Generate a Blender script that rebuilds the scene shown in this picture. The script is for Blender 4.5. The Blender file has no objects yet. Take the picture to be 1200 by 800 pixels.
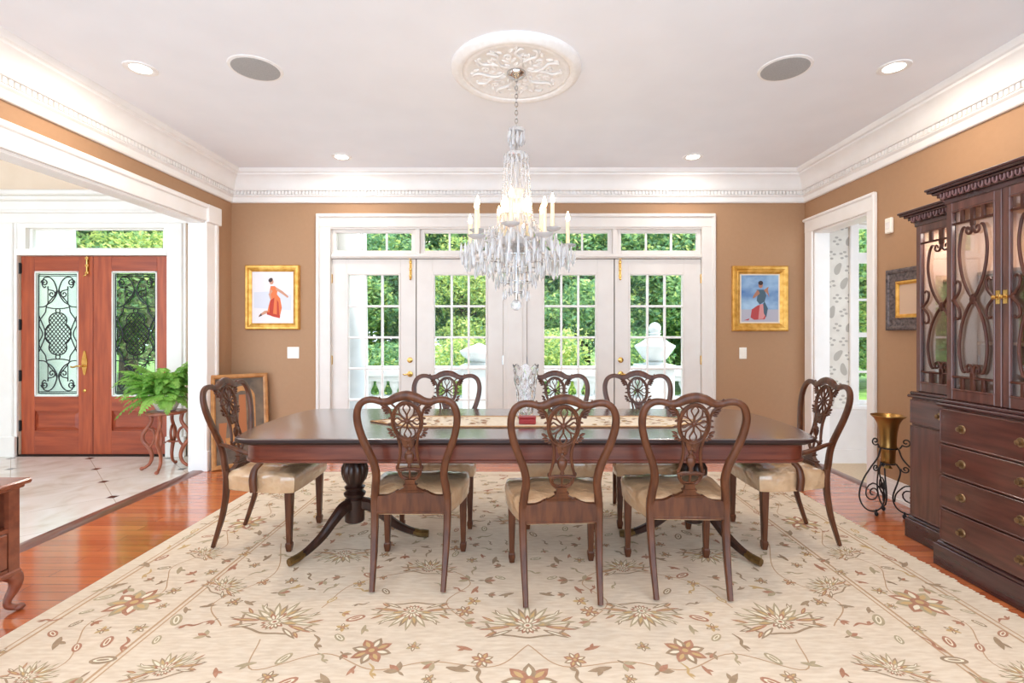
import bpy, bmesh, math, random
from math import pi, sin, cos, radians, sqrt, atan2
from mathutils import Vector, Matrix
random.seed(11)
SC = bpy.context.scene
COL = SC.collection
V = Vector
TAU = 2 * pi

# ------------------------------------------------------------------ mesh builder
def cr(pts, n=6, closed=False):
    """Catmull-Rom through the points."""
    P = [V(p) for p in pts]
    out = []
    m = len(P)
    for i in range(m if closed else m - 1):
        p1, p2 = P[i % m], P[(i + 1) % m]
        p0 = P[(i - 1) % m] if (closed or i > 0) else p1 * 2 - p2
        p3 = P[(i + 2) % m] if (closed or i + 2 < m) else p2 * 2 - p1
        for k in range(n):
            t = k / n
            out.append(0.5 * ((2 * p1) + (p2 - p0) * t + (2 * p0 - 5 * p1 + 4 * p2 - p3) * t * t + (3 * p1 - p0 - 3 * p2 + p3) * t ** 3))
    if not closed:
        out.append(P[-1].copy())
    return out

def rect(w, d, c=0.25):
    """rounded rectangle section, half sizes w/2, d/2, corner cut c (share of the smaller side)."""
    a, b = w / 2, d / 2
    k = min(a, b) * 2 * c
    return [(a, -b + k), (a, b - k), (a - k, b), (-a + k, b), (-a, b - k), (-a, -b + k), (-a + k, -b), (a - k, -b)]

def circ(r, n=8):
    return [(r * cos(TAU * i / n), r * sin(TAU * i / n)) for i in range(n)]

def lerp_list(vals, m):
    out = []
    for i in range(m):
        t = i / max(m - 1, 1) * (len(vals) - 1)
        k = min(int(t), len(vals) - 2)
        out.append(vals[k] + (vals[k + 1] - vals[k]) * (t - k))
    return out

class MB:
    def __init__(self):
        self.v, self.f, self.m, self.mi = [], [], [], 0
        self.M = Matrix.Identity(4)
    def mat(self, i):
        self.mi = i
        return self
    def at(self, x=0, y=0, z=0, rz=0, M=None):
        self.M = (M if M is not None else Matrix.Translation((x, y, z)) @ Matrix.Rotation(rz, 4, 'Z'))
        return self
    def add(self, verts, faces):
        b = len(self.v)
        M = self.M
        self.v.extend(M @ V(p) for p in verts)
        for f in faces:
            self.f.append(tuple(b + i for i in f))
            self.m.append(self.mi)
        return self
    def box(self, x0, x1, y0, y1, z0, z1):
        if x0 > x1: x0, x1 = x1, x0
        if y0 > y1: y0, y1 = y1, y0
        if z0 > z1: z0, z1 = z1, z0
        vs = [(x, y, z) for z in (z0, z1) for y in (y0, y1) for x in (x0, x1)]
        return self.add(vs, [(0, 2, 3, 1), (4, 5, 7, 6), (0, 1, 5, 4), (2, 6, 7, 3), (0, 4, 6, 2), (1, 3, 7, 5)])
    def bbox(self, x0, x1, y0, y1, z0, z1, b=0.004):
        """box with all edges cut at 45 degrees"""
        if x0 > x1: x0, x1 = x1, x0
        if y0 > y1: y0, y1 = y1, y0
        if z0 > z1: z0, z1 = z1, z0
        b = min(b, (x1 - x0) / 2.2, (y1 - y0) / 2.2, (z1 - z0) / 2.2)
        bm = bmesh.new()
        r = bmesh.ops.create_cube(bm, size=1)
        for v in bm.verts:
            v.co = V(((x0 + x1) / 2 + v.co.x * (x1 - x0), (y0 + y1) / 2 + v.co.y * (y1 - y0), (z0 + z1) / 2 + v.co.z * (z1 - z0)))
        bmesh.ops.bevel(bm, geom=list(bm.edges), offset=b, segments=1, affect='EDGES')
        return self.bm(bm)
    def bm(self, bm):
        bm.verts.index_update()
        self.add([v.co.copy() for v in bm.verts], [[v.index for v in f.verts] for f in bm.faces])
        bm.free()
        return self
    def prism(self, poly, z0, z1, axis='Z'):
        """poly in the two other axes (X,Y for Z; X,Z for Y; Y,Z for X), extruded z0..z1 along axis"""
        n = len(poly)
        def mk(p, h):
            return {'Z': (p[0], p[1], h), 'Y': (p[0], h, p[1]), 'X': (h, p[0], p[1])}[axis]
        vs = [mk(p, z0) for p in poly] + [mk(p, z1) for p in poly]
        fs = [tuple(range(n))[::-1], tuple(range(n, 2 * n))] + [(i, (i + 1) % n, n + (i + 1) % n, n + i) for i in range(n)]
        area = sum(poly[i][0] * poly[(i + 1) % n][1] - poly[(i + 1) % n][0] * poly[i][1] for i in range(n))
        if (area < 0) != (axis == 'Y'):
            fs = [f[::-1] for f in fs]
        if z1 < z0:
            fs = [f[::-1] for f in fs]
        return self.add(vs, fs)
    def poly(self, pts):
        return self.add(pts, [tuple(range(len(pts)))])
    def lathe(self, prof, n=24, cx=0, cy=0, cz=0, flute=None):
        vs, fs = [], []
        for (r, z) in prof:
            for i in range(n):
                a = TAU * i / n
                rr = r * (flute(a, z) if flute else 1)
                vs.append((cx + rr * cos(a), cy + rr * sin(a), cz + z))
        for j in range(len(prof) - 1):
            for i in range(n):
                k = (i + 1) % n
                fs.append((j * n + i, j * n + k, (j + 1) * n + k, (j + 1) * n + i))
        if prof[-1][1] < prof[0][1]:
            fs = [f[::-1] for f in fs]
            fs.append(tuple(range(n)))
            fs.append(tuple((len(prof) - 1) * n + i for i in range(n))[::-1])
        else:
            fs.append(tuple(range(n))[::-1])
            fs.append(tuple((len(prof) - 1) * n + i for i in range(n)))
        return self.add(vs, fs)
    def sweep(self, path, sec, normal=None, scale=None, closed=False, cap=True):
        P = [V(p) for p in path]
        m, k = len(P), len(sec)
        if scale is None: scale = [1] * m
        elif len(scale) != m: scale = lerp_list(list(scale), m)
        vs, fs = [], []
        N = None
        for i in range(m):
            if closed:
                t = P[(i + 1) % m] - P[i - 1]
            else:
                t = P[min(i + 1, m - 1)] - P[max(i - 1, 0)]
            if t.length < 1e-9: t = V((0, 0, 1))
            t.normalize()
            if normal is not None:
                nn = V(normal[i] if isinstance(normal, list) else normal)
                nn = nn - t * nn.dot(t)
                if nn.length < 1e-6: nn = t.orthogonal()
                nn.normalize()
            else:
                nn = t.orthogonal() if N is None else N - t * N.dot(t)
                if nn.length < 1e-6: nn = t.orthogonal()
                nn.normalize()
                N = nn
            a = t.cross(nn)
            s = scale[i]
            for (u, w) in sec:
                vs.append(P[i] + a * (u * s) + nn * (w * s))
        for i in range(m if closed else m - 1):
            j = (i + 1) % m
            for q in range(k):
                r = (q + 1) % k
                fs.append((i * k + q, i * k + r, j * k + r, j * k + q))
        if not closed and cap:
            fs.append(tuple(range(k))[::-1])
            fs.append(tuple((m - 1) * k + q for q in range(k)))
        return self.add(vs, fs)
    def tube(self, path, r, n=8, scale=None, closed=False):
        return self.sweep(path, circ(r, n), None, scale, closed)
    def ball(self, c, r, n=10, m=6):
        rx, ry, rz = (r, r, r) if not isinstance(r, (tuple, list)) else r
        vs = [(c[0], c[1], c[2] - rz)]
        for j in range(1, m):
            a = -pi / 2 + pi * j / m
            for i in range(n):
                b = TAU * i / n
                vs.append((c[0] + rx * cos(a) * cos(b), c[1] + ry * cos(a) * sin(b), c[2] + rz * sin(a)))
        vs.append((c[0], c[1], c[2] + rz))
        fs = [(0, 1 + (i + 1) % n, 1 + i) for i in range(n)]
        for j in range(m - 2):
            for i in range(n):
                k = (i + 1) % n
                fs.append((1 + j * n + i, 1 + j * n + k, 1 + (j + 1) * n + k, 1 + (j + 1) * n + i))
        L = len(vs) - 1
        o = 1 + (m - 2) * n
        fs += [(L, o + i, o + (i + 1) % n) for i in range(n)]
        return self.add(vs, fs)
    def torus(self, c, R, r, axis=(0, 0, 1), n=24, k=8, ry=None):
        ax = V(axis).normalized()
        u = ax.orthogonal().normalized()
        w = ax.cross(u)
        path = [V(c) + u * (R * cos(TAU * i / n)) + w * ((ry or R) * sin(TAU * i / n)) for i in range(n)]
        return self.sweep(path, circ(r, k), ax, None, True)
    def build(self, name, mats, parent=None, smooth=35, origin=None):
        me = bpy.data.meshes.new(name)
        off = wloc(parent) if parent is not None else V(origin or (0, 0, 0))
        me.from_pydata([tuple(p - off) for p in self.v], [], self.f)
        if not isinstance(mats, (list, tuple)): mats = [mats]
        for mm in mats: me.materials.append(mm)
        me.polygons.foreach_set('material_index', self.m)
        me.update()
        if smooth:
            me.polygons.foreach_set('use_smooth', [True] * len(me.polygons))
            me.set_sharp_from_angle(angle=radians(smooth))
        o = bpy.data.objects.new(name, me)
        COL.objects.link(o)
        if parent is not None:
            o.parent = parent
        else:
            o.location = off
        return o

def wloc(o):
    p = V((0, 0, 0))
    while o is not None:
        p = p + o.location
        o = o.parent
    return p

def tag(o, label, cat, group=None, kind=None):
    o['label'] = label
    o['category'] = cat
    if group: o['group'] = group
    if kind: o['kind'] = kind
    return o

def thing(name, label, cat, loc=(0, 0, 0), group=None):
    o = bpy.data.objects.new(name, None)
    o.empty_display_size = 0.1
    COL.objects.link(o)
    o.location = loc
    return tag(o, label, cat, group)

def struct(o, label, cat):
    o['kind'] = 'structure'
    o['label'] = label
    o['category'] = cat
    return o

def kids(o):
    return [c for c in bpy.data.objects if c.parent is o]

def copy_tree(o, parent=None):
    c = o.copy()
    COL.objects.link(c)
    c.parent = parent
    for ch in kids(o):
        copy_tree(ch, c)
    return c

# ------------------------------------------------------------------ materials
def lin(*c):
    """sRGB 0-255 to linear"""
    return tuple(((x / 255) / 12.92 if x / 255 <= 0.04045 else ((x / 255 + 0.055) / 1.055) ** 2.4) for x in c) + (1.0,)

def mat(name, col, rough=0.5, metal=0.0, **k):
    m = bpy.data.materials.new(name)
    m.use_nodes = True
    b = m.node_tree.nodes['Principled BSDF']
    b.inputs['Base Color'].default_value = col
    b.inputs['Roughness'].default_value = rough
    b.inputs['Metallic'].default_value = metal
    for kk, vv in k.items():
        b.inputs[kk.replace('_', ' ')].default_value = vv
    return m

class NT:
    def __init__(self, m):
        self.t = m.node_tree
        self.b = self.t.nodes.get('Principled BSDF')
    def n(self, typ, **props):
        x = self.t.nodes.new(typ)
        ins = props.pop('ins', {})
        for a, b in props.items(): setattr(x, a, b)
        for a, b in ins.items(): x.inputs[a].default_value = b
        return x
    def l(self, a, b):
        self.t.links.new(a, b)
    def coords(self, scale=(1, 1, 1), rot=(0, 0, 0), space='Object'):
        tc = self.n('ShaderNodeTexCoord')
        mp = self.n('ShaderNodeMapping')
        mp.inputs['Scale'].default_value = scale
        mp.inputs['Rotation'].default_value = rot
        self.l(tc.outputs[space], mp.inputs['Vector'])
        return mp.outputs['Vector']
    def ramp(self, fac, stops):
        r = self.n('ShaderNodeValToRGB')
        e = r.color_ramp.elements
        while len(e) > 1: e.remove(e[-1])
        e[0].position, e[0].color = stops[0]
        for p, c in stops[1:]:
            x = e.new(p)
            x.color = c
        self.l(fac, r.inputs['Fac'])
        return r.outputs['Color']
    def bump(self, h, strength=0.2, dist=0.01):
        b = self.n('ShaderNodeBump')
        b.inputs['Strength'].default_value = strength
        b.inputs['Distance'].default_value = dist
        self.l(h, b.inputs['Height'])
        self.l(b.outputs['Normal'], self.b.inputs['Normal'])

def noisy(name, c1, c2, scale=(8, 8, 8), rough=0.5, metal=0.0, bump=0.0, detail=4, bdist=0.005, **k):
    m = mat(name, c1, rough, metal, **k)
    t = NT(m)
    nz = t.n('ShaderNodeTexNoise', ins={'Scale': 1.0, 'Detail': detail})
    t.l(t.coords(scale), nz.inputs['Vector'])
    t.l(t.ramp(nz.outputs['Fac'], [(0.35, c1), (0.65, c2)]), t.b.inputs['Base Color'])
    if bump: t.bump(nz.outputs['Fac'], bump, bdist)
    return m

def wood(name, c1, c2, scale=(3, 40, 40), rough=0.3, coat=0.3, **k):
    m = noisy(name, c1, c2, scale, rough, detail=6, **k)
    b = m.node_tree.nodes['Principled BSDF']
    b.inputs['Coat Weight'].default_value = coat
    b.inputs['Coat Roughness'].default_value = 0.12
    return m

def glass_pane(name, tint=(1, 1, 1, 1), refl=0.08):
    m = bpy.data.materials.new(name)
    m.use_nodes = True
    t = m.node_tree
    t.nodes.clear()
    out = t.nodes.new('ShaderNodeOutputMaterial')
    mx = t.nodes.new('ShaderNodeMixShader')
    tr = t.nodes.new('ShaderNodeBsdfTransparent')
    gl = t.nodes.new('ShaderNodeBsdfGlossy')
    fr = t.nodes.new('ShaderNodeFresnel')
    ml = t.nodes.new('ShaderNodeMath')
    ml.operation = 'MULTIPLY_ADD'
    ml.inputs[1].default_value = 1.0
    ml.inputs[2].default_value = refl - 0.04
    ge = t.nodes.new('ShaderNodeNewGeometry')       # same reflectance on both faces of the thin pane
    io = t.nodes.new('ShaderNodeMath')
    io.operation = 'MULTIPLY_ADD'
    io.inputs[1].default_value = 1 / 1.45 - 1.45
    io.inputs[2].default_value = 1.45
    t.links.new(ge.outputs['Backfacing'], io.inputs[0])
    t.links.new(io.outputs[0], fr.inputs['IOR'])
    tr.inputs['Color'].default_value = tint
    gl.inputs['Roughness'].default_value = 0.02
    t.links.new(fr.outputs[0], ml.inputs[0])
    t.links.new(ml.outputs[0], mx.inputs[0])
    t.links.new(tr.outputs[0], mx.inputs[1])
    t.links.new(gl.outputs[0], mx.inputs[2])
    t.links.new(mx.outputs[0], out.inputs['Surface'])
    return m

def emit(name, col, s):
    m = mat(name, col, 0.5)
    b = m.node_tree.nodes['Principled BSDF']
    b.inputs['Emission Color'].default_value = col
    b.inputs['Emission Strength'].default_value = s
    return m

M = {}
M['wall'] = noisy('brown_wall_paint', lin(172, 134, 101), lin(174, 136, 103), (30, 30, 30), 0.75, bump=0.02)
M['white'] = noisy('white_trim_paint', lin(243, 240, 236), lin(247, 244, 241), (6, 6, 6), 0.4)
M['door_white'] = noisy('warm_white_door_paint', lin(228, 221, 215), lin(232, 226, 220), (6, 6, 6), 0.4)
M['ceiling'] = noisy('ceiling_paint', lin(238, 240, 245), lin(241, 243, 248), (3, 3, 3), 0.85)
M['plaster'] = noisy('plaster_white', lin(238, 236, 233), lin(244, 242, 240), (30, 30, 30), 0.7)
M['foyer_wall'] = noisy('foyer_cream_paint', lin(228, 206, 180), lin(232, 211, 186), (4, 4, 4), 0.7)
M['foyer_trim'] = noisy('foyer_trim_paint', lin(240, 235, 226), lin(244, 240, 232), (4, 4, 4), 0.45)
M['chair'] = wood('chair_mahogany', lin(72, 37, 21), lin(100, 56, 32), (30, 30, 6), 0.36, 0.15, Specular_IOR_Level=0.35)
M['table'] = wood('table_mahogany', lin(86, 38, 27), lin(114, 56, 38), (3, 30, 30), 0.3, 0.2, Specular_IOR_Level=0.35)
M['tabletop'] = wood('polished_tabletop', lin(58, 33, 33), lin(78, 46, 44), (2.5, 26, 26), 0.2, 1.0, Coat_IOR=2.0, Specular_IOR_Level=0.8)
M['tabletop'].node_tree.nodes['Principled BSDF'].inputs['Coat Roughness'].default_value = 0.24
M['fret'] = wood('fretwork_wood', lin(66, 32, 22), lin(92, 50, 36), (26, 26, 6), 0.4, 0.05, Specular_IOR_Level=0.3)
M['darkwood'] = wood('carved_dark_mahogany', lin(40, 22, 17), lin(62, 34, 24), (30, 30, 6), 0.3, 0.15)
M['hutch'] = wood('hutch_mahogany', lin(80, 44, 37), lin(102, 58, 48), (26, 3, 26), 0.27, 0.5)
M['hutch_v'] = wood('hutch_mahogany_upright', lin(84, 47, 39), lin(108, 62, 51), (26, 26, 3), 0.27, 0.5)
M['hutch_dark'] = wood('hutch_dark_molding', lin(58, 32, 32), lin(78, 44, 42), (26, 3, 26), 0.25, 0.5)
M['hutch_back'] = noisy('hutch_back_panel', lin(190, 160, 140), lin(198, 168, 148), (4, 4, 4), 0.6)
M['frontdoor'] = wood('front_door_mahogany', lin(150, 62, 34), lin(182, 84, 46), (22, 22, 2.2), 0.35, 0.25)
M['frontdoor_h'] = wood('front_door_mahogany_rail', lin(142, 58, 34), lin(172, 78, 44), (2.2, 22, 22), 0.35, 0.25)
M['stand'] = wood('plant_stand_wood', lin(138, 68, 44), lin(168, 92, 60), (20, 20, 5), 0.35, 0.3)
M['oak'] = wood('golden_oak_frame', lin(168, 112, 60), lin(194, 138, 82), (14, 14, 14), 0.4, 0.2)
M['gold'] = noisy('gilt_frame', lin(205, 150, 62), lin(232, 184, 98), (18, 18, 18), 0.35, 0.55)
M['brass'] = noisy('brass', lin(200, 156, 84), lin(222, 182, 112), (20, 20, 20), 0.25, 1.0)
M['oldbrass'] = noisy('aged_brass', lin(150, 112, 62), lin(176, 136, 80), (9, 9, 3), 0.34, 0.9)
M['bronze'] = noisy('bronze_pull', lin(132, 104, 74), lin(160, 130, 96), (40, 40, 40), 0.35, 0.85)
M['chrome'] = mat('silver_metal', lin(205, 205, 205), 0.18, 1.0)
M['iron'] = mat('black_iron', lin(42, 40, 40), 0.45, 0.4)
M['seat'] = noisy('beige_seat_fabric', lin(200, 160, 120), lin(214, 176, 136), (11, 11, 11), 0.5, bump=0.9, bdist=0.03, detail=3, Coat_Weight=1.0, Coat_Roughness=0.05, Coat_IOR=1.8)
M['pane'] = glass_pane('window_glass', refl=0.012)
M['pane_hutch'] = glass_pane('cabinet_glass', (0.95, 0.95, 0.95, 1), 0.17)
M['frost'] = glass_pane('front_door_glass', (0.82, 0.9, 0.84, 1), 0.06)
M['crystal'] = mat('crystal', (1, 1, 1, 1), 0.03, 0.0, Transmission_Weight=0.64, IOR=1.5)
M['cutglass'] = mat('cut_glass', (0.98, 0.98, 1, 1), 0.02, 0.0, Transmission_Weight=0.97, IOR=1.52)
M['cap'] = noisy('brass_toe_cap', lin(104, 80, 46), lin(132, 104, 62), (30, 30, 30), 0.4, 0.8)
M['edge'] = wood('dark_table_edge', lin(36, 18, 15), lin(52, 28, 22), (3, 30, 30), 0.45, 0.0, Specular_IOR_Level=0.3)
M['crystal'].node_tree.nodes['Principled BSDF'].inputs['Base Color'].default_value = (0.97, 0.97, 0.98, 1)
M['candle'] = mat('ivory_candle', lin(250, 230, 198), 0.5, Subsurface_Weight=0.2)
M['bulb'] = emit('lit_bulb', (1.0, 0.66, 0.34, 1), 26)
M['lamp'] = emit('lit_downlight', (1.0, 0.93, 0.82, 1), 9)
M['speaker'] = noisy('grey_speaker_grille', lin(160, 160, 160), lin(176, 176, 176), (160, 160, 160), 0.7)
M['switch'] = mat('white_plastic', lin(246, 242, 232), 0.35)
M['porcelain'] = noisy('white_porcelain', lin(232, 226, 224), lin(244, 240, 238), (12, 12, 12), 0.2)
M['black'] = mat('near_black', lin(24, 20, 18), 0.5)
M['red'] = mat('red_leather', lin(150, 34, 34), 0.4)
M['stone'] = noisy('white_stone', lin(200, 204, 202), lin(212, 215, 213), (5, 5, 5), 0.6)
M['terrace'] = noisy('pale_terrace_stone', lin(205, 202, 196), lin(222, 219, 212), (4, 4, 4), 0.7)
M['lawn'] = noisy('lawn', lin(90, 130, 50), lin(130, 165, 70), (3, 3, 3), 0.9)
M['bark'] = noisy('bark', lin(84, 66, 50), lin(112, 92, 72), (8, 8, 2), 0.9, bump=0.4)
M['greyframe'] = noisy('carved_grey_frame', lin(70, 60, 62), lin(120, 106, 104), (40, 40, 40), 0.4, 0.3, bump=0.5)

def leafmat(name, c):
    m = mat(name, c, 0.5)
    t = NT(m)
    out = t.t.nodes['Material Output']
    tl = t.n('ShaderNodeBsdfTranslucent')
    tl.inputs['Color'].default_value = c
    mx = t.n('ShaderNodeMixShader')
    mx.inputs[0].default_value = 0.4
    t.l(t.b.outputs[0], mx.inputs[1])
    t.l(tl.outputs[0], mx.inputs[2])
    t.l(mx.outputs[0], out.inputs['Surface'])
    return m
M['leaf1'] = leafmat('leaf_mid_green', lin(146, 178, 108))
M['leaf2'] = leafmat('leaf_deep_green', lin(104, 146, 98))
M['leaf3'] = leafmat('leaf_yellow_green', lin(204, 214, 124))
M['fern'] = leafmat('fern_green', lin(132, 186, 82))
M['fern2'] = leafmat('fern_light_green', lin(164, 212, 104))

def make_floor_mat():
    m = mat('jatoba_planks', lin(190, 92, 50), 0.17)
    t = NT(m)
    co = t.coords((1, 1, 1))
    br = t.n('ShaderNodeTexBrick', offset=0.37, ins={'Scale': 1.0, 'Brick Width': 1.1, 'Row Height': 0.082, 'Mortar Size': 0.0014, 'Mortar Smooth': 0.1, 'Bias': 0.0,
             'Color1': lin(214, 122, 70), 'Color2': lin(188, 96, 54), 'Mortar': lin(92, 38, 20)})
    t.l(co, br.inputs['Vector'])
    nz = t.n('ShaderNodeTexNoise', ins={'Scale': 1.0, 'Detail': 6.0})
    t.l(t.coords((2.5, 40, 1)), nz.inputs['Vector'])
    mx = t.n('ShaderNodeMix', data_type='RGBA', blend_type='MULTIPLY')
    mx.inputs['Factor'].default_value = 0.5
    t.l(br.outputs['Color'], mx.inputs[6])
    t.l(t.ramp(nz.outputs['Fac'], [(0.3, (0.62, 0.62, 0.62, 1)), (0.7, (1.15, 1.1, 1.05, 1))]), mx.inputs[7])
    t.l(mx.outputs[2], t.b.inputs['Base Color'])
    t.b.inputs['Coat Weight'].default_value = 0.7
    t.b.inputs['Coat IOR'].default_value = 1.6
    t.b.inputs['Coat Roughness'].default_value = 0.1
    t.bump(br.outputs['Fac'], 0.12, -0.002)
    return m
M['floor'] = make_floor_mat()

def make_tile_mat():
    m = mat('cream_marble_tile', lin(226, 214, 196), 0.16)
    t = NT(m)
    s = 0.6
    tc = t.n('ShaderNodeTexCoord')
    mp = t.n('ShaderNodeMapping')
    mp.inputs['Location'].default_value = (3.347, -4.148, 0)
    t.l(tc.outputs['Object'], mp.inputs['Vector'])
    mp2 = t.n('ShaderNodeMapping')
    mp2.inputs['Rotation'].default_value = (0, 0, radians(45))
    mp2.inputs['Scale'].default_value = (1 / s, 1 / s, 1)
    t.l(mp.outputs[0], mp2.inputs['Vector'])
    sp = t.n('ShaderNodeSeparateXYZ')
    t.l(mp2.outputs[0], sp.inputs[0])
    def math(op, a, b=None, v=None):
        x = t.n('ShaderNodeMath', operation=op)
        t.l(a, x.inputs[0])
        if b is not None: t.l(b, x.inputs[1])
        if v is not None: x.inputs[1].default_value = v
        return x.outputs[0]
    def pp(o):   # distance to the nearest lattice line
        a = math('ADD', o, v=0.5)
        fl = math('FRACT', a)
        return math('ABSOLUTE', math('SUBTRACT', fl, v=0.5))
    ax, ay = pp(sp.outputs[0]), pp(sp.outputs[1])
    dia = math('LESS_THAN', math('ADD', ax, ay), v=0.078)
    gr = math('LESS_THAN', math('MINIMUM', ax, ay), v=0.004)
    nz = t.n('ShaderNodeTexNoise', ins={'Scale': 3.0, 'Detail': 7.0, 'Distortion': 1.2})
    t.l(tc.outputs['Object'], nz.inputs['Vector'])
    base = t.ramp(nz.outputs['Fac'], [(0.3, lin(218, 206, 190)), (0.5, lin(234, 228, 218)), (0.7, lin(242, 238, 232))])
    m1 = t.n('ShaderNodeMix', data_type='RGBA')
    t.l(gr, m1.inputs[0]); t.l(base, m1.inputs[6]); m1.inputs[7].default_value = lin(188, 174, 154)
    m2 = t.n('ShaderNodeMix', data_type='RGBA')
    t.l(dia, m2.inputs[0]); t.l(m1.outputs[2], m2.inputs[6]); m2.inputs[7].default_value = lin(48, 44, 42)
    t.l(m2.outputs[2], t.b.inputs['Base Color'])
    return m
M['tile'] = make_tile_mat()
M['rug'] = noisy('rug_ground_wool', lin(220, 199, 173), lin(231, 213, 189), (14, 60, 14), 0.95, bump=0.25, bdist=0.003, detail=6)
M['rug_line'] = mat('rug_line', lin(196, 160, 124), 0.95)
M['rug_olive'] = noisy('rug_olive', lin(176, 158, 126), lin(192, 172, 138), (40, 40, 40), 0.95)
M['rug_rust'] = noisy('rug_rust', lin(174, 122, 94), lin(190, 140, 112), (40, 40, 40), 0.95)
M['rug_brown'] = noisy('rug_brown', lin(160, 134, 106), lin(176, 150, 120), (40, 40, 40), 0.95)
M['rug_cream'] = mat('rug_cream', lin(238, 224, 198), 0.95)
M['rug_gold'] = mat('rug_gold', lin(206, 172, 120), 0.95)
# ------------------------------------------------------------------ room shell
XL, XR, YB, H = -3.06, 3.045, 5.36, 3.05
Y0 = -0.9

def arch(x0, x1, top, o0, o1, oz):
    return [(x0, 0), (x0, top), (x1, top), (x1, 0), (o1, 0), (o1, oz), (o0, oz), (o0, 0)]

struct(MB().box(-3.14, 3.12, Y0, YB + 0.16, -0.12, 0).build('floor', M['floor']), 'glossy red brown plank floor of the dining room', 'floor')
struct(MB().box(-8.2, -3.14, Y0, 5.6, -0.12, 0).build('floor_foyer', M['tile']), 'cream marble tile floor with black inset diamonds in the foyer', 'floor')
M['beige_carpet'] = noisy('beige_carpet', lin(206, 184, 156), lin(216, 196, 170), (60, 60, 60), 0.95)
struct(MB().box(3.12, 7.2, 0, 5.4, -0.12, 0).build('floor_side_room', M['beige_carpet']), 'pale beige floor of the papered side room', 'floor')
struct(MB().box(XL - 0.14, XR + 0.155, Y0, YB + 0.16, H, H + 0.15).build('ceiling', M['ceiling']), 'flat white dining room ceiling', 'ceiling')
struct(MB().box(-8.2, XL - 0.14, Y0, 5.68, 4.9, 5.05).build('ceiling_foyer', M['ceiling']), 'high white foyer ceiling', 'ceiling')
struct(MB().box(XR + 0.155, 7.2, 0, 5.4, H, H + 0.15).build('ceiling_side_room', M['ceiling']), 'white ceiling of the papered side room', 'ceiling')

struct(MB().prism(arch(XL - 0.14, XR + 0.155, H, -2.03, 1.975, 2.5), YB, YB + 0.16, 'Y').build('wall_back', M['wall']), 'brown back wall around the french doors', 'wall')
b = MB().prism(arch(Y0, YB, H, 1.2, 4.92, 2.44), XL - 0.14, XL, 'X')
b.box(XL - 0.14, XL - 0.002, Y0, YB + 0.16, H + 0.15, 4.9)  # unseen upper wall, added to keep sun out of the foyer
struct(b.build('wall_left', M['wall']), 'brown side wall with the wide opening to the foyer', 'wall')
b = MB().prism(arch(Y0, YB, H, 4.38, 5.2, 2.40), XR, XR + 0.155, 'X')
struct(b.build('wall_right', M['wall']), 'brown side wall behind the china cabinet', 'wall')

# foyer back wall, high
struct(MB().prism(arch(-8.2, XL - 0.14, 4.9, -5.49, -3.852, 2.52), 5.53, 5.68, 'Y').build('wall_foyer', M['foyer_wall']), 'cream foyer wall around the front doors', 'wall')
struct(MB().box(-8.35, -8.2, Y0, 5.68, 0, 4.9).build('wall_foyer_left_unseen', M['foyer_wall']), 'unseen cream side wall added to cut light in the foyer', 'wall')  # unseen, added to stop daylight flooding the foyer
struct(MB().box(7.2, 7.35, 0, 5.4, 0, H).build('wall_side_room_right_unseen', M['foyer_wall']), 'unseen plain wall added to dim the papered side room', 'wall')  # unseen, added to close off light from the side room
# side room back wall with a window, papered above the chair rail
def side_wall():
    x0, x1, z0, z1 = 3.53, 4.4, 0.6, 2.49
    b = MB()
    y, y2 = 5.25, 5.40
    for (a, c, d, e) in ((3.2, x0, 0, H), (x1, 7.2, 0, H), (x0, x1, 0, z0), (x0, x1, z1, H)):
        b.box(a, c, y, y2, d, e)
    # paisley print: dark grey tear shapes lying flush on the paper
    b.mat(1)
    random.seed(5)
    k = 0
    for zi in range(15):
        for xi in range(3):
            cx = 3.26 + xi * 0.125 + (0.06 if zi % 2 else 0)
            cz = 0.66 + zi * 0.15
            if cx > 3.46: continue
            kind = (xi + zi) % 3
            rot = random.uniform(-0.5, 0.5)
            if kind == 0:
                pts = []
                for i in range(14):
                    a = TAU * i / 14
                    r = 0.042 * (1 + 0.35 * max(0, sin(a)) ** 3)
                    px, pz = r * cos(a) * 0.8 + 0.018 * max(0, sin(a)) ** 2, r * sin(a) * 1.35
                    pts.append((cx + px * cos(rot) - pz * sin(rot), y - 0.0012, cz + px * sin(rot) + pz * cos(rot)))
                b.poly(pts)
            else:
                for j in range(4):
                    a = rot + j * 1.5
                    ex, ez = cx + 0.03 * cos(a), cz + 0.035 * sin(a)
                    pts = [(ex + 0.016 * cos(TAU * i / 8) * 1.2, y - 0.0012, ez + 0.012 * sin(TAU * i / 8)) for i in range(8)]
                    b.poly(pts)
    # wainscot
    b.mat(2)
    b.box(3.2, 3.5, y - 0.02, y, 0, 0.52).box(3.5, 7.2, y - 0.02, y, 0, 0.52)
    b.box(3.2, 7.2, y - 0.04, y, 0.52, 0.57)
    b.box(3.2, 7.2, y - 0.035, y - 0.02, 0, 0.14)
    return b.build('wall_side_room', [M['paper'], M['paper_print'], M['door_white']], smooth=None)
M['paper'] = noisy('pale_wallpaper', lin(222, 216, 206), lin(230, 225, 215), (10, 10, 10), 0.8)
M['paper_print'] = mat('wallpaper_grey_print', lin(182, 176, 166), 0.8)
struct(side_wall(), 'pale wallpaper with grey leaf print seen through the side doorway', 'wall')

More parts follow.
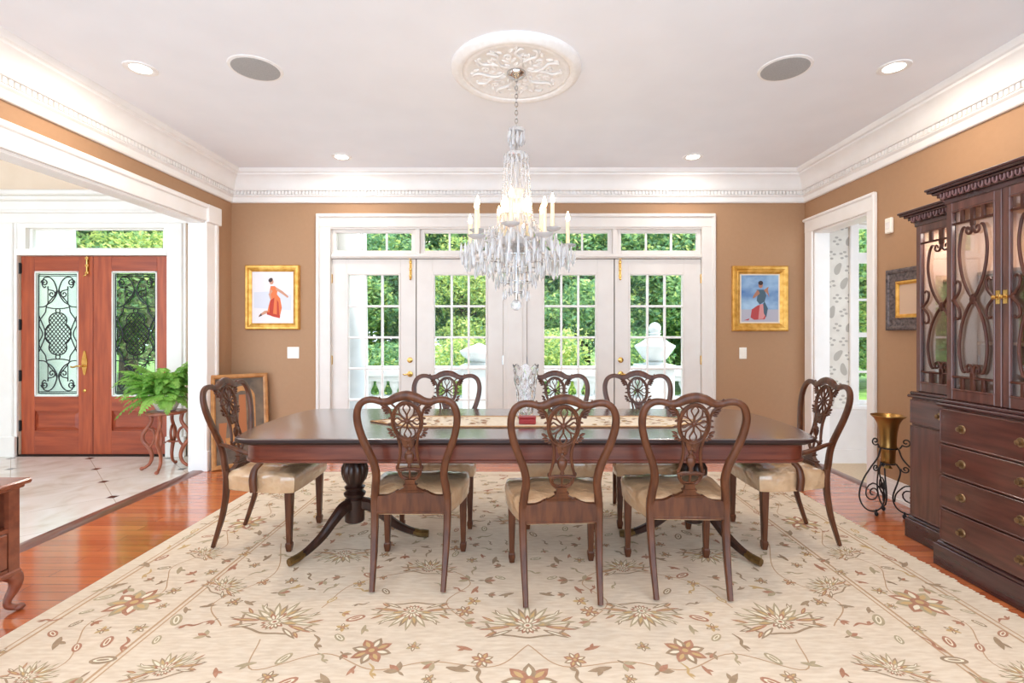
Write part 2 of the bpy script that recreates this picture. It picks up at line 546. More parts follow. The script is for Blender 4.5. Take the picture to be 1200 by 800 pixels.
# ---- side room window
def side_window():
    x0, x1, z0, z1 = 3.53, 4.4, 0.6, 2.49
    y = 5.25
    b = MB()
    for (a, c, d, e) in ((x0 - 0.09, x0, z0 - 0.0, z1 + 0.1), (x1, x1 + 0.09, z0, z1 + 0.1), (x0, x1, z1, z1 + 0.1)):
        b.bbox(a, c, y - 0.03, y, d, e, 0.006)
    b.bbox(x0 - 0.11, x1 + 0.11, y - 0.06, y, z0 - 0.04, z0, 0.006)
    o = b.build('window_5', M['white'])
    struct(o, 'tall white window in the papered side room', 'window')
    s = MB()
    s.box(x0, x0 + 0.03, y + 0.05, y + 0.09, z0, z1).box(x1 - 0.03, x1, y + 0.05, y + 0.09, z0, z1)
    for (zz, hh) in ((z0 + 0.02, 0.04), (0.94, 0.022), (1.33, 0.05), (1.70, 0.022), (2.14, 0.11), (z1 - 0.02, 0.04)):
        s.box(x0, x1, y + 0.05, y + 0.09, zz - hh / 2, zz + hh / 2)
    for xx in (3.82, 4.11):
        s.box(xx - 0.011, xx + 0.011, y + 0.05, y + 0.09, z0, z1)
    s.build('sash', M['white'], o)
    MB().box(x0, x1, y + 0.068, y + 0.072, z0, z1).build('pane', M['pane'], o)
side_window()

# ---- crown molding with a dentil band
PROF = [(0.0, 2.73), (0.02, 2.73), (0.028, 2.74), (0.03, 2.785), (0.045, 2.795), (0.05, 2.80), (0.05, 2.808), (0.034, 2.81), (0.034, 2.846), (0.066, 2.85),
        (0.072, 2.86), (0.078, 2.875), (0.084, 2.905), (0.098, 2.94), (0.122, 2.972), (0.142, 2.986), (0.15, 2.99), (0.15, 3.008), (0.168, 3.014), (0.18, 3.032), (0.185, 3.05), (0, 3.05)]
def crown(name, ends, label):
    b = MB()
    k = len(PROF)
    vs = []
    for e in ends:
        vs += [e(p, z) for p, z in PROF]
    b.add(vs, [(q, (q + 1) % k, k + (q + 1) % k, k + q) for q in range(k)])
    A, B = V(ends[0](0.034, 2.81)), V(ends[1](0.034, 2.81))
    A2, B2 = V(ends[0](0.05, 2.81)), V(ends[1](0.05, 2.81))
    d = (B2 - A2)
    L = d.length
    d.normalize()
    nrm = (A2 - A)
    nrm -= d * nrm.dot(d)
    nrm.normalize()
    n = int(L / 0.036)
    for i in range(n):
        p = A2 + d * (L * (i + 0.5) / n) - nrm * 0.018
        q = p + nrm * 0.024
        w = d * 0.0115
        vs = [tuple(c + V((0, 0, zz))) for zz in (0.001, 0.036) for c in (p - w, p + w, q + w, q - w)]
        b.add(vs, [(0, 1, 2, 3), (4, 5, 6, 7), (0, 1, 5, 4), (1, 2, 6, 5), (2, 3, 7, 6), (3, 0, 4, 7)])
    return struct(b.build(name, M['white'], smooth=25), label, 'crown molding')
crown('trim_1', [lambda p, z: (XL + p, Y0, z), lambda p, z: (XL + p, YB - p, z)], 'white dentil crown molding above the foyer opening')
crown('trim_2', [lambda p, z: (XL + p, YB - p, z), lambda p, z: (XR - p, YB - p, z)], 'white dentil crown molding above the french doors')
crown('trim_3', [lambda p, z: (XR - p, YB - p, z), lambda p, z: (XR - p, Y0, z)], 'white dentil crown molding above the china cabinet')

# ---- casing of the foyer opening, left wall
b = MB()
c0, c1, zt = 4.92, 5.085, 2.605
for side in (0, 1):
    xs = [(XL, XL + 0.022)] if side == 0 else [(XL - 0.162, XL - 0.14)]
    for (xa, xb) in xs:
        b.bbox(xa, xb, c0 - 0.02, c1 - 0.02, 0, 2.45, 0.004)
        b.bbox(xa - 0.001, xb + 0.001, Y0, c1 + 0.0, 2.44, zt - 0.02, 0.004)
b.bbox(XL, XL + 0.035, c1 - 0.05, c1, 0, 2.56, 0.008)
b.bbox(XL, XL + 0.04, Y0, c1 + 0.02, zt - 0.045, zt, 0.008)
b.bbox(XL, XL + 0.045, c0 - 0.02, c1 + 0.03, 2.43, zt, 0.006)
b.box(XL - 0.14, XL, c0 - 0.02, c0, 0, 2.44)                 # far jamb
b.box(XL - 0.14, XL, 1.2, c0, 2.42, 2.44)                    # soffit board
b.bbox(XL, XL + 0.03, c0 - 0.025, c1 - 0.03, 0, 0.2, 0.006)
struct(b.build('trim_4', M['white'], smooth=30), 'wide white casing around the opening to the foyer', 'casing')
# ---- casing of the side room doorway, right wall
b = MB()
for (ya, yb) in ((4.285, 4.38), (5.2, 5.33)):
    b.bbox(XR - 0.022, XR, ya, yb, 0, 2.405, 0.005)
b.bbox(XR - 0.0235, XR, 4.284, 5.331, 2.40, 2.535, 0.005)
b.bbox(XR - 0.038, XR, 4.27, 4.30, 0, 2.53, 0.008)
b.bbox(XR - 0.04, XR, 4.27, 5.345, 2.52, 2.55, 0.008)
b.box(XR, XR + 0.154, 5.18, 5.2, 0, 2.385).box(XR, XR + 0.154, 4.38, 4.40, 0, 2.385).box(XR, XR + 0.155, 4.38, 5.2, 2.38, 2.40)
struct(b.build('trim_5', M['white'], smooth=30), 'white casing of the doorway to the papered room', 'casing')
# thresholds
M['threshold'] = wood('dark_threshold_wood', lin(104, 60, 48), lin(130, 80, 62), (30, 4, 30), 0.3, 0.3)
struct(MB().prism([(-3.20, 0.0), (-3.17, 0.014), (-3.09, 0.014), (-3.06, 0.0)], 1.2, 4.9, 'Y').build('trim_6', M['threshold']), 'dark wooden threshold strip between tile and planks', 'threshold')
struct(MB().prism([(3.02, 0.0), (3.04, 0.01), (3.10, 0.01), (3.13, 0.0)], 4.4, 5.18, 'Y').build('trim_7', M['threshold']), 'wooden threshold strip in the side doorway', 'threshold')
# baseboards
def base(name, pts, label):
    b = MB()
    (x0, y0), (x1, y1), (nx, ny) = pts
    for (h0, h1, d) in ((0, 0.13, 0.016), (0.13, 0.16, 0.011), (0, 0.025, 0.026)):
        b.box(min(x0, x1) + min(nx * d, 0), max(x0, x1) + max(nx * d, 0), min(y0, y1) + min(ny * d, 0), max(y0, y1) + max(ny * d, 0), h0, h1)
    struct(b.build(name, M['white'], smooth=None), label, 'baseboard')
base('baseboard_left', ((XL, 5.09), (XL, YB), (1, 0)), 'short white baseboard beside the leaning picture')
base('baseboard_back_left', ((XL, YB), (-2.14, YB), (0, -1)), 'white baseboard left of the french doors')
base('baseboard_back_right', ((2.08, YB), (XR, YB), (0, -1)), 'white baseboard right of the french doors')
base('baseboard_right', ((XR, Y0), (XR, 4.27), (-1, 0)), 'white baseboard behind the brass floor vase')

M['gap'] = mat('dark_gap_shade', lin(70, 62, 56), 0.8)  # dark colour standing in for the shade in the door gaps
# ---- french door unit: casing and mullions
b = MB()
YF = 5.385
for (xa, xb) in ((-2.136, -2.0), (1.945, 2.073)):
    b.bbox(xa, xb, YB - 0.022, YB, 0, 2.475, 0.005)
b.bbox(-2.137, 2.074, YB - 0.024, YB, 2.47, 2.604, 0.005)
b.bbox(-2.15, -2.115, YB - 0.04, YB, 0, 2.59, 0.008).bbox(2.052, 2.087, YB - 0.04, YB, 0, 2.59, 0.008).bbox(-2.15, 2.087, YB - 0.042, YB, 2.575, 2.615, 0.008)
# jambs and head
b.box(-2.03, -2.0, YB - 0.01, YB + 0.16, 0, 2.5).box(1.95, 1.975, YB - 0.01, YB + 0.16, 0, 2.5).box(-2.03, 1.975, YB - 0.01, YB + 0.16, 2.455, 2.5)
b.bbox(-2.0, 1.95, YB, YB + 0.1, 2.145, 2.195, 0.006)          # transom bar
b.bbox(-2.0, 1.95, YB - 0.012, YB + 0.02, 2.155, 2.175, 0.006)
for (xa, xb, yy, z0) in ((-1.105, -1.055, YB + 0.0, 2.19), (-0.165, 0.083, YB + 0.0, 0), (1.0, 1.05, YB + 0.0, 2.19)):
    b.bbox(xa, xb, yy, YB + 0.12, z0, 2.46, 0.005)
b.bbox(-0.12, 0.04, YB - 0.012, YB + 0.02, 0, 2.15, 0.004)
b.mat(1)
for xx in (-2.0, -1.0985, -0.166, 0.084, 1.023, 1.950):  # dark strips drawn in as the shade between the doors
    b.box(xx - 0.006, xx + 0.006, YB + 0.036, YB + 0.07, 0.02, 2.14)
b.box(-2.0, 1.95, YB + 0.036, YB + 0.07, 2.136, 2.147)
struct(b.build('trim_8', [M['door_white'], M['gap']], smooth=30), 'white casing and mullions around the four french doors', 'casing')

# ---- transom windows, three panes each
def transom(i, xa, xb, label):
    z0, z1, y = 2.195, 2.458, YB + 0.03
    b = MB()
    g0, g1, gz0, gz1 = xa + 0.045, xb - 0.045, 2.232, 2.42
    for r in ((xa, g0, z0, z1), (g1, xb, z0, z1), (g0, g1, z0, gz0), (g0, g1, gz1, z1)):
        b.bbox(r[0], r[1], y, y + 0.045, r[2], r[3], 0.004)
    o = struct(b.build('window_%d' % i, M['door_white'], smooth=30), label, 'window')
    m = MB()
    for k in (1, 2):
        xx = g0 + (g1 - g0) * k / 3
        m.bbox(xx - 0.01, xx + 0.01, y + 0.006, y + 0.036, gz0, gz1, 0.004)
    m.build('muntin', M['white'], o, 30)
    MB().box(g0, g1, y + 0.02, y + 0.024, gz0, gz1).build('pane', M['pane'], o)
for i, (xa, xb, w) in enumerate(((-2.0, -1.105, 'first'), (-1.055, -0.165, 'second'), (0.083, 1.0, 'third'), (1.05, 1.95, 'fourth'))):
    transom(i + 1, xa, xb, 'three-pane transom window over the %s french door from the foyer side' % w)

# ---- the four french doors
def french_door(i, xa, xb, g0, g1, hinge, handle, label):
    y, t = YB + 0.03, 0.045
    z0, z1, gz0, gz1 = 0.02, 2.14, 0.30, 1.97
    b = MB()
    for r in ((xa, g0 - 0.02, z0, z1), (g1 + 0.02, xb, z0, z1), (g0 - 0.02, g1 + 0.02, z0, gz0 - 0.02), (g0 - 0.02, g1 + 0.02, gz1 + 0.02, z1)):
        b.bbox(r[0], r[1], y, y + t, r[2], r[3], 0.003)
    # glazing bead
    for r in ((g0 - 0.022, g0, gz0 - 0.02, gz1 + 0.02), (g1, g1 + 0.022, gz0 - 0.02, gz1 + 0.02), (g0, g1, gz0 - 0.022, gz0), (g0, g1, gz1, gz1 + 0.022)):
        b.bbox(r[0], r[1], y - 0.008, y + t + 0.008, r[2], r[3], 0.006)
    o = struct(b.build('door_%d' % i, M['door_white'], smooth=30), label, 'door')
    m = MB()
    for k in (1, 2):
        xx = g0 + (g1 - g0) * k / 3
        m.bbox(xx - 0.0115, xx + 0.0115, y + 0.004, y + t - 0.004, gz0, gz1, 0.006)
    for k in range(1, 5):
        zz = gz0 + (gz1 - gz0) * k / 5
        m.bbox(g0, g1, y + 0.003, y + t - 0.003, zz - 0.0115, zz + 0.0115, 0.006)
    m.build('muntin', M['white'], o, 30)
    MB().box(g0, g1, y + 0.02, y + 0.024, gz0, gz1).build('pane', M['pane'], o)
    hx = xa - 0.004 if hinge == 'l' else xb + 0.004
    for zz in (1.93, 1.06, 0.25):
        h = MB()
        h.tube([(hx, y - 0.006, zz - 0.05), (hx, y - 0.006, zz + 0.05)], 0.009)
        h.box(hx - 0.012, hx + 0.012, y - 0.004, y + 0.001, zz - 0.045, zz + 0.045)
        h.build('hinge', M['brass' if i in (1, 4) else 'chrome'], o)
    if handle:
        s = 1 if handle == 'r' else -1
        hx = (xb - 0.062) if handle == 'r' else (xa + 0.062)
        d = MB()
        d.M = Matrix.Translation((hx, y, 1.06)) @ Matrix.Rotation(pi / 2, 4, 'X')
        d.lathe([(0.03, 0), (0.03, 0.006), (0.018, 0.01), (0.018, 0.016), (0.005, 0.018)], 20)
        d.at().box(hx - 0.004, hx + 0.004, y - 0.03, y - 0.014, 1.045, 1.075)
        d.build('deadbolt', M['brass'], o)
        k = MB()
        k.M = Matrix.Translation((hx, y, 0.91)) @ Matrix.Rotation(pi / 2, 4, 'X')
        k.lathe([(0.032, 0), (0.03, 0.008), (0.012, 0.012), (0.011, 0.045), (0.014, 0.05), (0.006, 0.055)], 20)
        k.at()
        k.sweep(cr([(hx, y - 0.048, 0.91), (hx - s * 0.02, y - 0.05, 0.913), (hx - s * 0.045, y - 0.048, 0.907), (hx - s * 0.065, y - 0.046, 0.912)], 4), circ(0.008, 8), None, [1, 0.9, 1.1, 0.7])
        k.build('door_handle', M['brass'], o)
        bx = (xb - 0.055) if handle == 'r' else (xa + 0.055)
        s = MB()
        s.tube([(bx, y - 0.014, 1.93), (bx, y - 0.014, 2.15)], 0.0055)
        s.box(bx - 0.014, bx + 0.014, y - 0.004, y, 1.935, 2.125)
        for zz in (1.96, 2.03, 2.105):
            s.bbox(bx - 0.014, bx + 0.014, y - 0.022, y, zz - 0.012, zz + 0.012, 0.004)
        s.ball((bx, y - 0.016, 1.925), 0.012)
        s.box(bx - 0.016, bx + 0.016, y - 0.022, y, 2.14, 2.16)
        s.build('surface_bolt', M['brass'], o)
french_door(1, -2.0, -1.103, -1.824, -1.286, 'l', 'r', 'white french door with fifteen panes, nearest the foyer side, brass handle')
french_door(2, -1.094, -0.168, -0.903, -0.356, 'r', None, 'white french door with fifteen panes, second from the foyer side')
french_door(3, 0.086, 1.018, 0.274, 0.821, 'l', None, 'white french door with fifteen panes, third from the foyer side')
french_door(4, 1.028, 1.948, 1.195, 1.751, 'r', 'l', 'white french door with fifteen panes, nearest the side room, brass handle')

# ---- foyer: casing, entablature, transom
b = MB()
yf = 5.53
for (xa, xb) in ((-5.70, -5.49), (-3.852, -3.64)):
    b.bbox(xa, xb, yf - 0.028, yf, 0, 2.553, 0.005)
    b.bbox(xa + 0.03, xb - 0.03, yf - 0.045, yf, 0, 2.55, 0.008)
    b.bbox(xa - 0.0, xb + 0.0, yf - 0.055, yf, 0, 0.22, 0.006)
    if xa < -5: b.bbox(xa - 0.22, xa - 0.1, yf - 0.02, yf, 0, 2.56, 0.005)
b.bbox(-6.2, -3.3, yf - 0.035, yf, 2.55, 2.66, 0.006)
b.bbox(-6.25, -3.25, yf - 0.06, yf, 2.655, 2.69, 0.008)
b.bbox(-6.2, -3.3, yf - 0.03, yf, 2.69, 2.80, 0.006)
b.bbox(-6.3, -3.22, yf - 0.08, yf, 2.79, 2.84, 0.012)
b.bbox(-6.34, -3.2, yf - 0.11, yf, 2.84, 2.9, 0.016)
b.box(-5.49, -3.852, yf - 0.03, yf + 0.12, 2.20, 2.27)
b.box(-5.489, -5.40, yf - 0.02, yf + 0.1, 2.26, 2.505).box(-3.885, -3.853, yf - 0.02, yf + 0.1, 2.26, 2.505).box(-5.491, -3.851, yf - 0.021, yf + 0.101, 2.5, 2.556)
struct(b.build('trim_9', M['foyer_trim'], smooth=30), 'cream pilaster casing and stepped head around the front doors', 'casing')
o = MB()
for r in ((-5.40, -5.36, 2.27, 2.50), (-3.925, -3.885, 2.27, 2.50), (-5.36, -3.925, 2.27, 2.287), (-5.36, -3.925, 2.485, 2.50)):
    o.bbox(r[0], r[1], yf + 0.02, yf + 0.06, r[2], r[3], 0.004)
o = struct(o.build('window_6', M['foyer_trim'], smooth=30), 'long transom window above the front doors', 'window')
MB().box(-5.36, -3.925, yf + 0.038, yf + 0.042, 2.287, 2.485).build('pane', M['pane'], o)

# ---- mahogany front doors with iron scroll grilles
def front_door(i, xa, xb, g0, g1, handle, hinge, label):
    y, t = 5.545, 0.05
    z0, z1, gz0, gz1 = 0.015, 2.195, 0.65, 2.03
    pz0, pz1 = 0.275, 0.49
    b = MB()
    b.bbox(xa, g0, y, y + t, z0, z1, 0.003).bbox(g1, xb, y, y + t, z0, z1, 0.003)
    b.mat(1)
    b.bbox(g0, g1, y, y + t, gz1, z1, 0.003).bbox(g0, g1, y, y + t, pz1, gz0, 0.003).bbox(g0, g1, y, y + t, z0, pz0, 0.003)
    o = struct(b.build('door_%d' % i, [M['frontdoor'], M['frontdoor_h']], smooth=30), label, 'door')
    p = MB()
    p.bbox(g0, g1, y + 0.018, y + 0.035, pz0, pz1, 0.002)
    x0, x1, q0, q1, e = g0 + 0.012, g1 - 0.012, pz0 + 0.012, pz1 - 0.012, 0.03
    vs = [(x0, y + 0.018, q0), (x1, y + 0.018, q0), (x1, y + 0.018, q1), (x0, y + 0.018, q1), (x0 + e, y + 0.003, q0 + e), (x1 - e, y + 0.003, q0 + e), (x1 - e, y + 0.003, q1 - e), (x0 + e, y + 0.003, q1 - e)]
    p.add(vs, [(4, 5, 6, 7), (0, 1, 5, 4), (1, 2, 6, 5), (2, 3, 7, 6), (3, 0, 4, 7)])
    p.build('raised_panel', M['frontdoor_h'], o, None)
    s = MB()
    for r in ((g0, g0 + 0.016, gz0, gz1), (g1 - 0.016, g1, gz0, gz1), (g0, g1, gz0, gz0 + 0.016), (g0, g1, gz1 - 0.016, gz1)):
        s.bbox(r[0], r[1], y - 0.004, y + t + 0.004, r[2], r[3], 0.003)
    s.build('glass_bead', M['foyer_trim'], o)
    MB().box(g0 + 0.01, g1 - 0.01, y + 0.028, y + 0.034, gz0 + 0.01, gz1 - 0.01).build('pane', M['frost'], o)
    # iron scrolls
    w = MB()
    gx, hw = (g0 + g1) / 2, (g1 - g0) / 2 - 0.03
    zc, hh = (gz0 + gz1) / 2, (gz1 - gz0) / 2 - 0.035
    yy = y + 0.018
    R = 0.0062
    def P(u, v): return (gx + u * hw, yy, zc + v * hh)
    def line(pts, n=8, closed=False, r=R):
        w.tube(cr([P(*p) for p in pts], n, closed), r, 6, closed=closed)
    for s_ in (-1, 1):
        w.tube([P(s_, -1), P(s_, 1)], R * 0.9, 6)
        w.tube([P(-1, s_), P(1, s_)], R * 0.9, 6)
        w.tube([P(-1, s_ * 0.975), P(1, s_ * 0.975)], R * 0.7, 6)
    def spiral(c, r0, a0, turns, d, n=16):
        out = []
        for i in range(n + 1):
            tt = i / n
            a = a0 + d * TAU * turns * tt
            r = r0 * (1 - 0.8 * tt)
            out.append((c[0] + r / hw * cos(a), c[1] + r / hh * sin(a)))
        return out
    for sx in (-1, 1):
        for sz in (-1, 1):
            # big C scroll from the corner sweeping to the middle
            line([(sx * u, sz * v) for u, v in ((0.62, 0.80), (0.72, 0.78), (0.82, 0.84), (0.72, 0.94), (0.45, 0.955), (0.2, 0.88), (0.05, 0.74), (0.08, 0.66), (0.3, 0.55), (0.52, 0.5), (0.7, 0.46), (0.98, 0.45))])
            line([(sx * u, sz * v) for u, v in ((0.05, 0.74), (0.2, 0.64), (0.36, 0.58), (0.55, 0.50), (0.62, 0.42), (0.66, 0.36), (0.95, 0.22), (0.98, 0.12))])
            line(spiral((sx * 0.32, sz * 0.67), 0.042, pi / 2 if sz > 0 else -pi / 2, 1.3, sx * sz))
            line([(sx * 0.32, sz * (0.67 + 0.042 / hh)), (sx * 0.5, sz * 0.75), (sx * 0.52, sz * 0.8)])
            w.tube([P(sx * 0.52, sz * 0.5), P(sx * 0.52, sz * 0.80)], R * 0.8, 6)
            line(spiral((sx * 0.70, sz * 0.86), 0.04, 0 if sx > 0 else pi, 1.3, sx * sz))
            line([(sx * u, sz * v) for u, v in ((0.98, 0.3), (0.72, 0.1), (0.62, 0.0))])
        line([(sx * 0.98, 0.14), (sx * 0.8, 0.0), (sx * 0.98, -0.14)])
    line([(-0.6, 0.45), (-0.3, 0.43), (0, 0.425), (0.3, 0.43), (0.6, 0.45)])
    line([(-0.6, -0.45), (-0.3, -0.43), (0, -0.425), (0.3, -0.43), (0.6, -0.45)])
    # pineapple shaped lattice
    def half(v):
        v = abs(v)
        if v > 0.36: return 0
        k = max(0, 1 - (v / 0.21) ** 2) ** 0.5 * 0.68 if v < 0.21 else 0
        k2 = max(0, 1 - ((v - 0.23) / 0.13) ** 2) ** 0.5 * 0.46 if abs(v - 0.23) < 0.13 else 0
        return max(k, k2)
    out = []
    N = 40
    for i in range(N + 1):
        v = -0.36 + 0.72 * i / N
        out.append((half(v), v))
    line(out + [(-u, v) for u, v in out[::-1][1:-1]], 2, True)
    # diagonal bars clipped to the outline
    asp = hh / hw
    for s_ in (-1, 1):
        for k in range(-9, 10):
            seg = []
            for i in range(81):
                v = -0.36 + 0.72 * i / 80
                u = s_ * (v * asp * 0.85) + k * 0.2
                if abs(u) < half(v): seg.append((u, v))
            if len(seg) > 3:
                w.tube([P(*seg[0]), P(*seg[-1])], R * 0.75, 5)
    for s_ in (-1, 1):
        w.torus(P(0, s_ * 0.39), 0.024, R * 0.9, (0, 1, 0), 14, 6)
    w.build('scroll_grille', M['iron'], o)
    for zz in (2.06, 1.44, 0.88, 0.33):
        hx = xa - 0.006 if hinge == 'l' else xb + 0.006
        h = MB().tube([(hx, y - 0.008, zz - 0.06), (hx, y - 0.008, zz + 0.06)], 0.011)
        h.box(hx - 0.016, hx + 0.016, y - 0.004, y + 0.002, zz - 0.055, zz + 0.055)
        h.build('hinge', M['black'], o)
    if handle:
        hx = xb - 0.085
        p = MB()
        pl = []
        for i in range(24):
            a = TAU * i / 24
            pl.append((hx + 0.028 * cos(a) * (1 + 0.12 * cos(4 * a)), 1.02 + 0.135 * sin(a)))
        p.prism(pl, y - 0.008, y, 'Y')
        p.build('handle_plate', M['brass'], o)
        k = MB()
        k.tube([(hx, y, 0.985), (hx, y - 0.05, 0.985)], 0.009)
        k.sweep(cr([(hx, y - 0.05, 0.985), (hx - 0.04, y - 0.052, 0.99), (hx - 0.09, y - 0.05, 0.975), (hx - 0.115, y - 0.05, 0.985)], 4), circ(0.009, 8), None, [1, 1, 1.1, 0.8])
        k.build('door_handle', M['brass'], o)
        d = MB()
        d.M = Matrix.Translation((hx, y, 0.715)) @ Matrix.Rotation(pi / 2, 4, 'X')
        d.lathe([(0.02, 0), (0.018, 0.008), (0.006, 0.012)], 16)
        d.build('deadbolt', M['brass'], o)
        s = MB()
        bx = xb - 0.05
        s.tube([(bx, y - 0.014, 2.0), (bx, y - 0.014, 2.19)], 0.009)
        s.box(bx - 0.014, bx + 0.014, y - 0.004, y, 2.0, 2.18)
        for zz in (2.01, 2.09, 2.17):
            s.bbox(bx - 0.018, bx + 0.018, y - 0.024, y, zz - 0.014, zz + 0.014, 0.004)
        s.sweep(cr([(bx, y - 0.014, 2.0), (bx, y - 0.03, 1.985), (bx - 0.02, y - 0.03, 1.975)], 4), circ(0.009, 8))
        s.build('surface_bolt', M['brass'], o)
front_door(5, -5.482, -4.694, -5.335, -4.85, True, 'l', 'red brown front door with iron grille and brass handle')
front_door(6, -4.688, -3.858, -4.485, -3.985, False, 'r', 'red brown front door with iron grille behind the fern')
struct(MB().prism([(5.50, 0), (5.52, 0.014), (5.66, 0.014), (5.68, 0)], -5.49, -3.852, 'X').build('trim_10', M['black']), 'dark sill under the front doors', 'sill')
# ------------------------------------------------------------------ rug
RUG_Z = 0.012
def rug():
    x0, x1, y0, y1 = -2.28, 2.36, -0.7, 4.857
    b = MB()
    b.bbox(x0, x1, y0, y1, 0.001, RUG_Z, 0.004)
    lay = [0]
    def P(pts, m, z=None):
        lay[0] += 1
        b.mat(m)
        zz = RUG_Z + 0.0004 + (lay[0] % 9) * 0.00012 if z is None else z
        a = sum(pts[i][0] * pts[(i + 1) % len(pts)][1] - pts[(i + 1) % len(pts)][0] * pts[i][1] for i in range(len(pts)))
        if a < 0: pts = pts[::-1]
        zz += (lay[0] % 37) * 1.1e-5
        b.poly([(p[0], p[1], zz) for p in pts])
    LINE, OLIVE, RUST, BROWN, CREAM, GOLD = 1, 2, 3, 4, 5, 6
    def ribbon(pts, w, m, z, n=6, taper=True):
        pth = cr([(p[0], p[1], 0) for p in pts], n)
        L, R = [], []
        for i, p in enumerate(pth):
            t = (pth[min(i + 1, len(pth) - 1)] - pth[max(i - 1, 0)]).normalized()
            nn = V((-t.y, t.x, 0))
            ww = w * (1 if not taper else max(0.15, sin(pi * (0.1 + 0.85 * i / (len(pth) - 1)))))
            L.append(p + nn * ww); R.append(p - nn * ww)
        b.mat(m)
        lay[0] += 1
        z += (lay[0] % 37) * 1.1e-5
        for i in range(len(pth) - 1):
            b.poly([(q[0], q[1], z) for q in (R[i], R[i + 1], L[i + 1], L[i])])
    def petal(cx, cy, ang, r0, r1, w, m, z):
        """pointed petal from radius r0 to r1"""
        pts = []
        for t, ww in ((0, 0.25), (0.2, 0.75), (0.45, 1), (0.7, 0.75), (0.88, 0.32), (1, 0.0)):
            pts.append((t, ww))
        out = [(r0 + (r1 - r0) * t, w * ww) for t, ww in pts] + [(r0 + (r1 - r0) * t, -w * ww) for t, ww in pts[::-1][1:]]
        c, s = cos(ang), sin(ang)
        P([(cx + u * c - v * s, cy + u * s + v * c) for u, v in out], m, z)
    Z = [RUG_Z + 0.0004 + 0.00045 * k for k in range(6)]
    def disc(cx, cy, r, m, z, ry=None, n=14):
        P([(cx + r * cos(TAU * i / n), cy + (ry or r) * sin(TAU * i / n)) for i in range(n)], m, z)
    def palmette(cx, cy, s, rot=0.0, seed=0):
        """large fan palmette with outlined petals, spreading wings and a stalk bracket"""
        rd = random.Random(seed)
        def T(u, v):
            return (cx + s * (u * cos(rot) - v * sin(rot)), cy + s * (u * sin(rot) + v * cos(rot)))
        for k in range(11):                                   # outer olive fan
            a = rot + radians(8 + 164 * k / 10)
            L = 0.2 + 0.05 * (k % 2) + 0.03 * sin(pi * k / 10)
            petal(cx, cy, a, s * 0.05, s * L * 1.05, s * 0.026, OLIVE if k % 2 else BROWN, Z[0])
            petal(cx, cy, a, s * 0.07, s * L * 0.86, s * 0.013, CREAM if k % 2 else GOLD, Z[1])
        for k in range(7):                                    # inner rust fan
            a = rot + radians(20 + 140 * k / 6)
            petal(cx, cy, a, s * 0.03, s * 0.135, s * 0.02, RUST if k % 2 else OLIVE, Z[2])
            petal(cx, cy, a, s * 0.04, s * 0.1, s * 0.009, CREAM, Z[3])
        for k in range(7):                                    # short skirt below
            a = rot + radians(200 + 140 * k / 6)
            petal(cx, cy, a, s * 0.03, s * 0.1, s * 0.018, BROWN if k % 2 else RUST, Z[1])
            petal(cx, cy, a, s * 0.04, s * 0.075, s * 0.008, CREAM, Z[2])
        disc(cx, cy, s * 0.04, OLIVE, Z[3]); disc(cx, cy, s * 0.028, CREAM, Z[4]); disc(cx, cy, s * 0.015, RUST, Z[5])
        for sx in (-1, 1):                                    # wings
            for (u, v, a, L, w, m) in ((0.12, 0.02, 8, 0.24, 0.022, OLIVE), (0.13, -0.01, -10, 0.22, 0.02, RUST), (0.11, -0.05, -28, 0.2, 0.02, BROWN), (0.1, 0.08, 30, 0.2, 0.02, OLIVE),
                                       (0.24, 0.05, 35, 0.12, 0.014, RUST), (0.26, -0.02, -4, 0.12, 0.014, BROWN), (0.22, -0.07, -38, 0.1, 0.014, RUST), (0.2, 0.13, 60, 0.09, 0.013, BROWN)):
                p = T(sx * u, v)
                ang = rot + (radians(a) if sx > 0 else pi - radians(a))
                petal(p[0], p[1], ang, 0, s * L, s * w, m, Z[1])
                petal(p[0], p[1], ang, s * L * 0.18, s * L * 0.75, s * w * 0.42, CREAM if m != RUST else GOLD, Z[2])
        ribbon([T(-0.3, 0.03), T(-0.22, -0.09), T(-0.1, -0.12), T(0, -0.14), T(0.1, -0.12), T(0.22, -0.09), T(0.3, 0.03)], s * 0.009, BROWN, Z[1], taper=False)
    def rosette(cx, cy, s, rot=0, m1=3, m2=4, n=8):
        for k in range(n):
            a = rot + TAU * k / n
            petal(cx, cy, a, s * 0.1, s, s * 0.26, m1 if k % 2 else m2, Z[1])
            petal(cx, cy, a, s * 0.3, s * 0.8, s * 0.1, GOLD if k % 2 else CREAM, Z[2])
        disc(cx, cy, s * 0.3, RUST, Z[3]); disc(cx, cy, s * 0.14, GOLD, Z[4])
    def spray(cx, cy, s, rot):
        """starburst of narrow leaves"""
        for k in range(9):
            a = rot + radians(-70 + 140 * k / 8)
            petal(cx, cy, a, s * 0.15, s * (0.8 + 0.25 * (k % 2)), s * 0.085, (OLIVE, BROWN, OLIVE, RUST)[k % 4], Z[1])
            petal(cx, cy, a, s * 0.3, s * 0.65, s * 0.03, CREAM, Z[2])
        disc(cx, cy, s * 0.18, RUST, Z[2]); disc(cx, cy, s * 0.09, GOLD, Z[3])
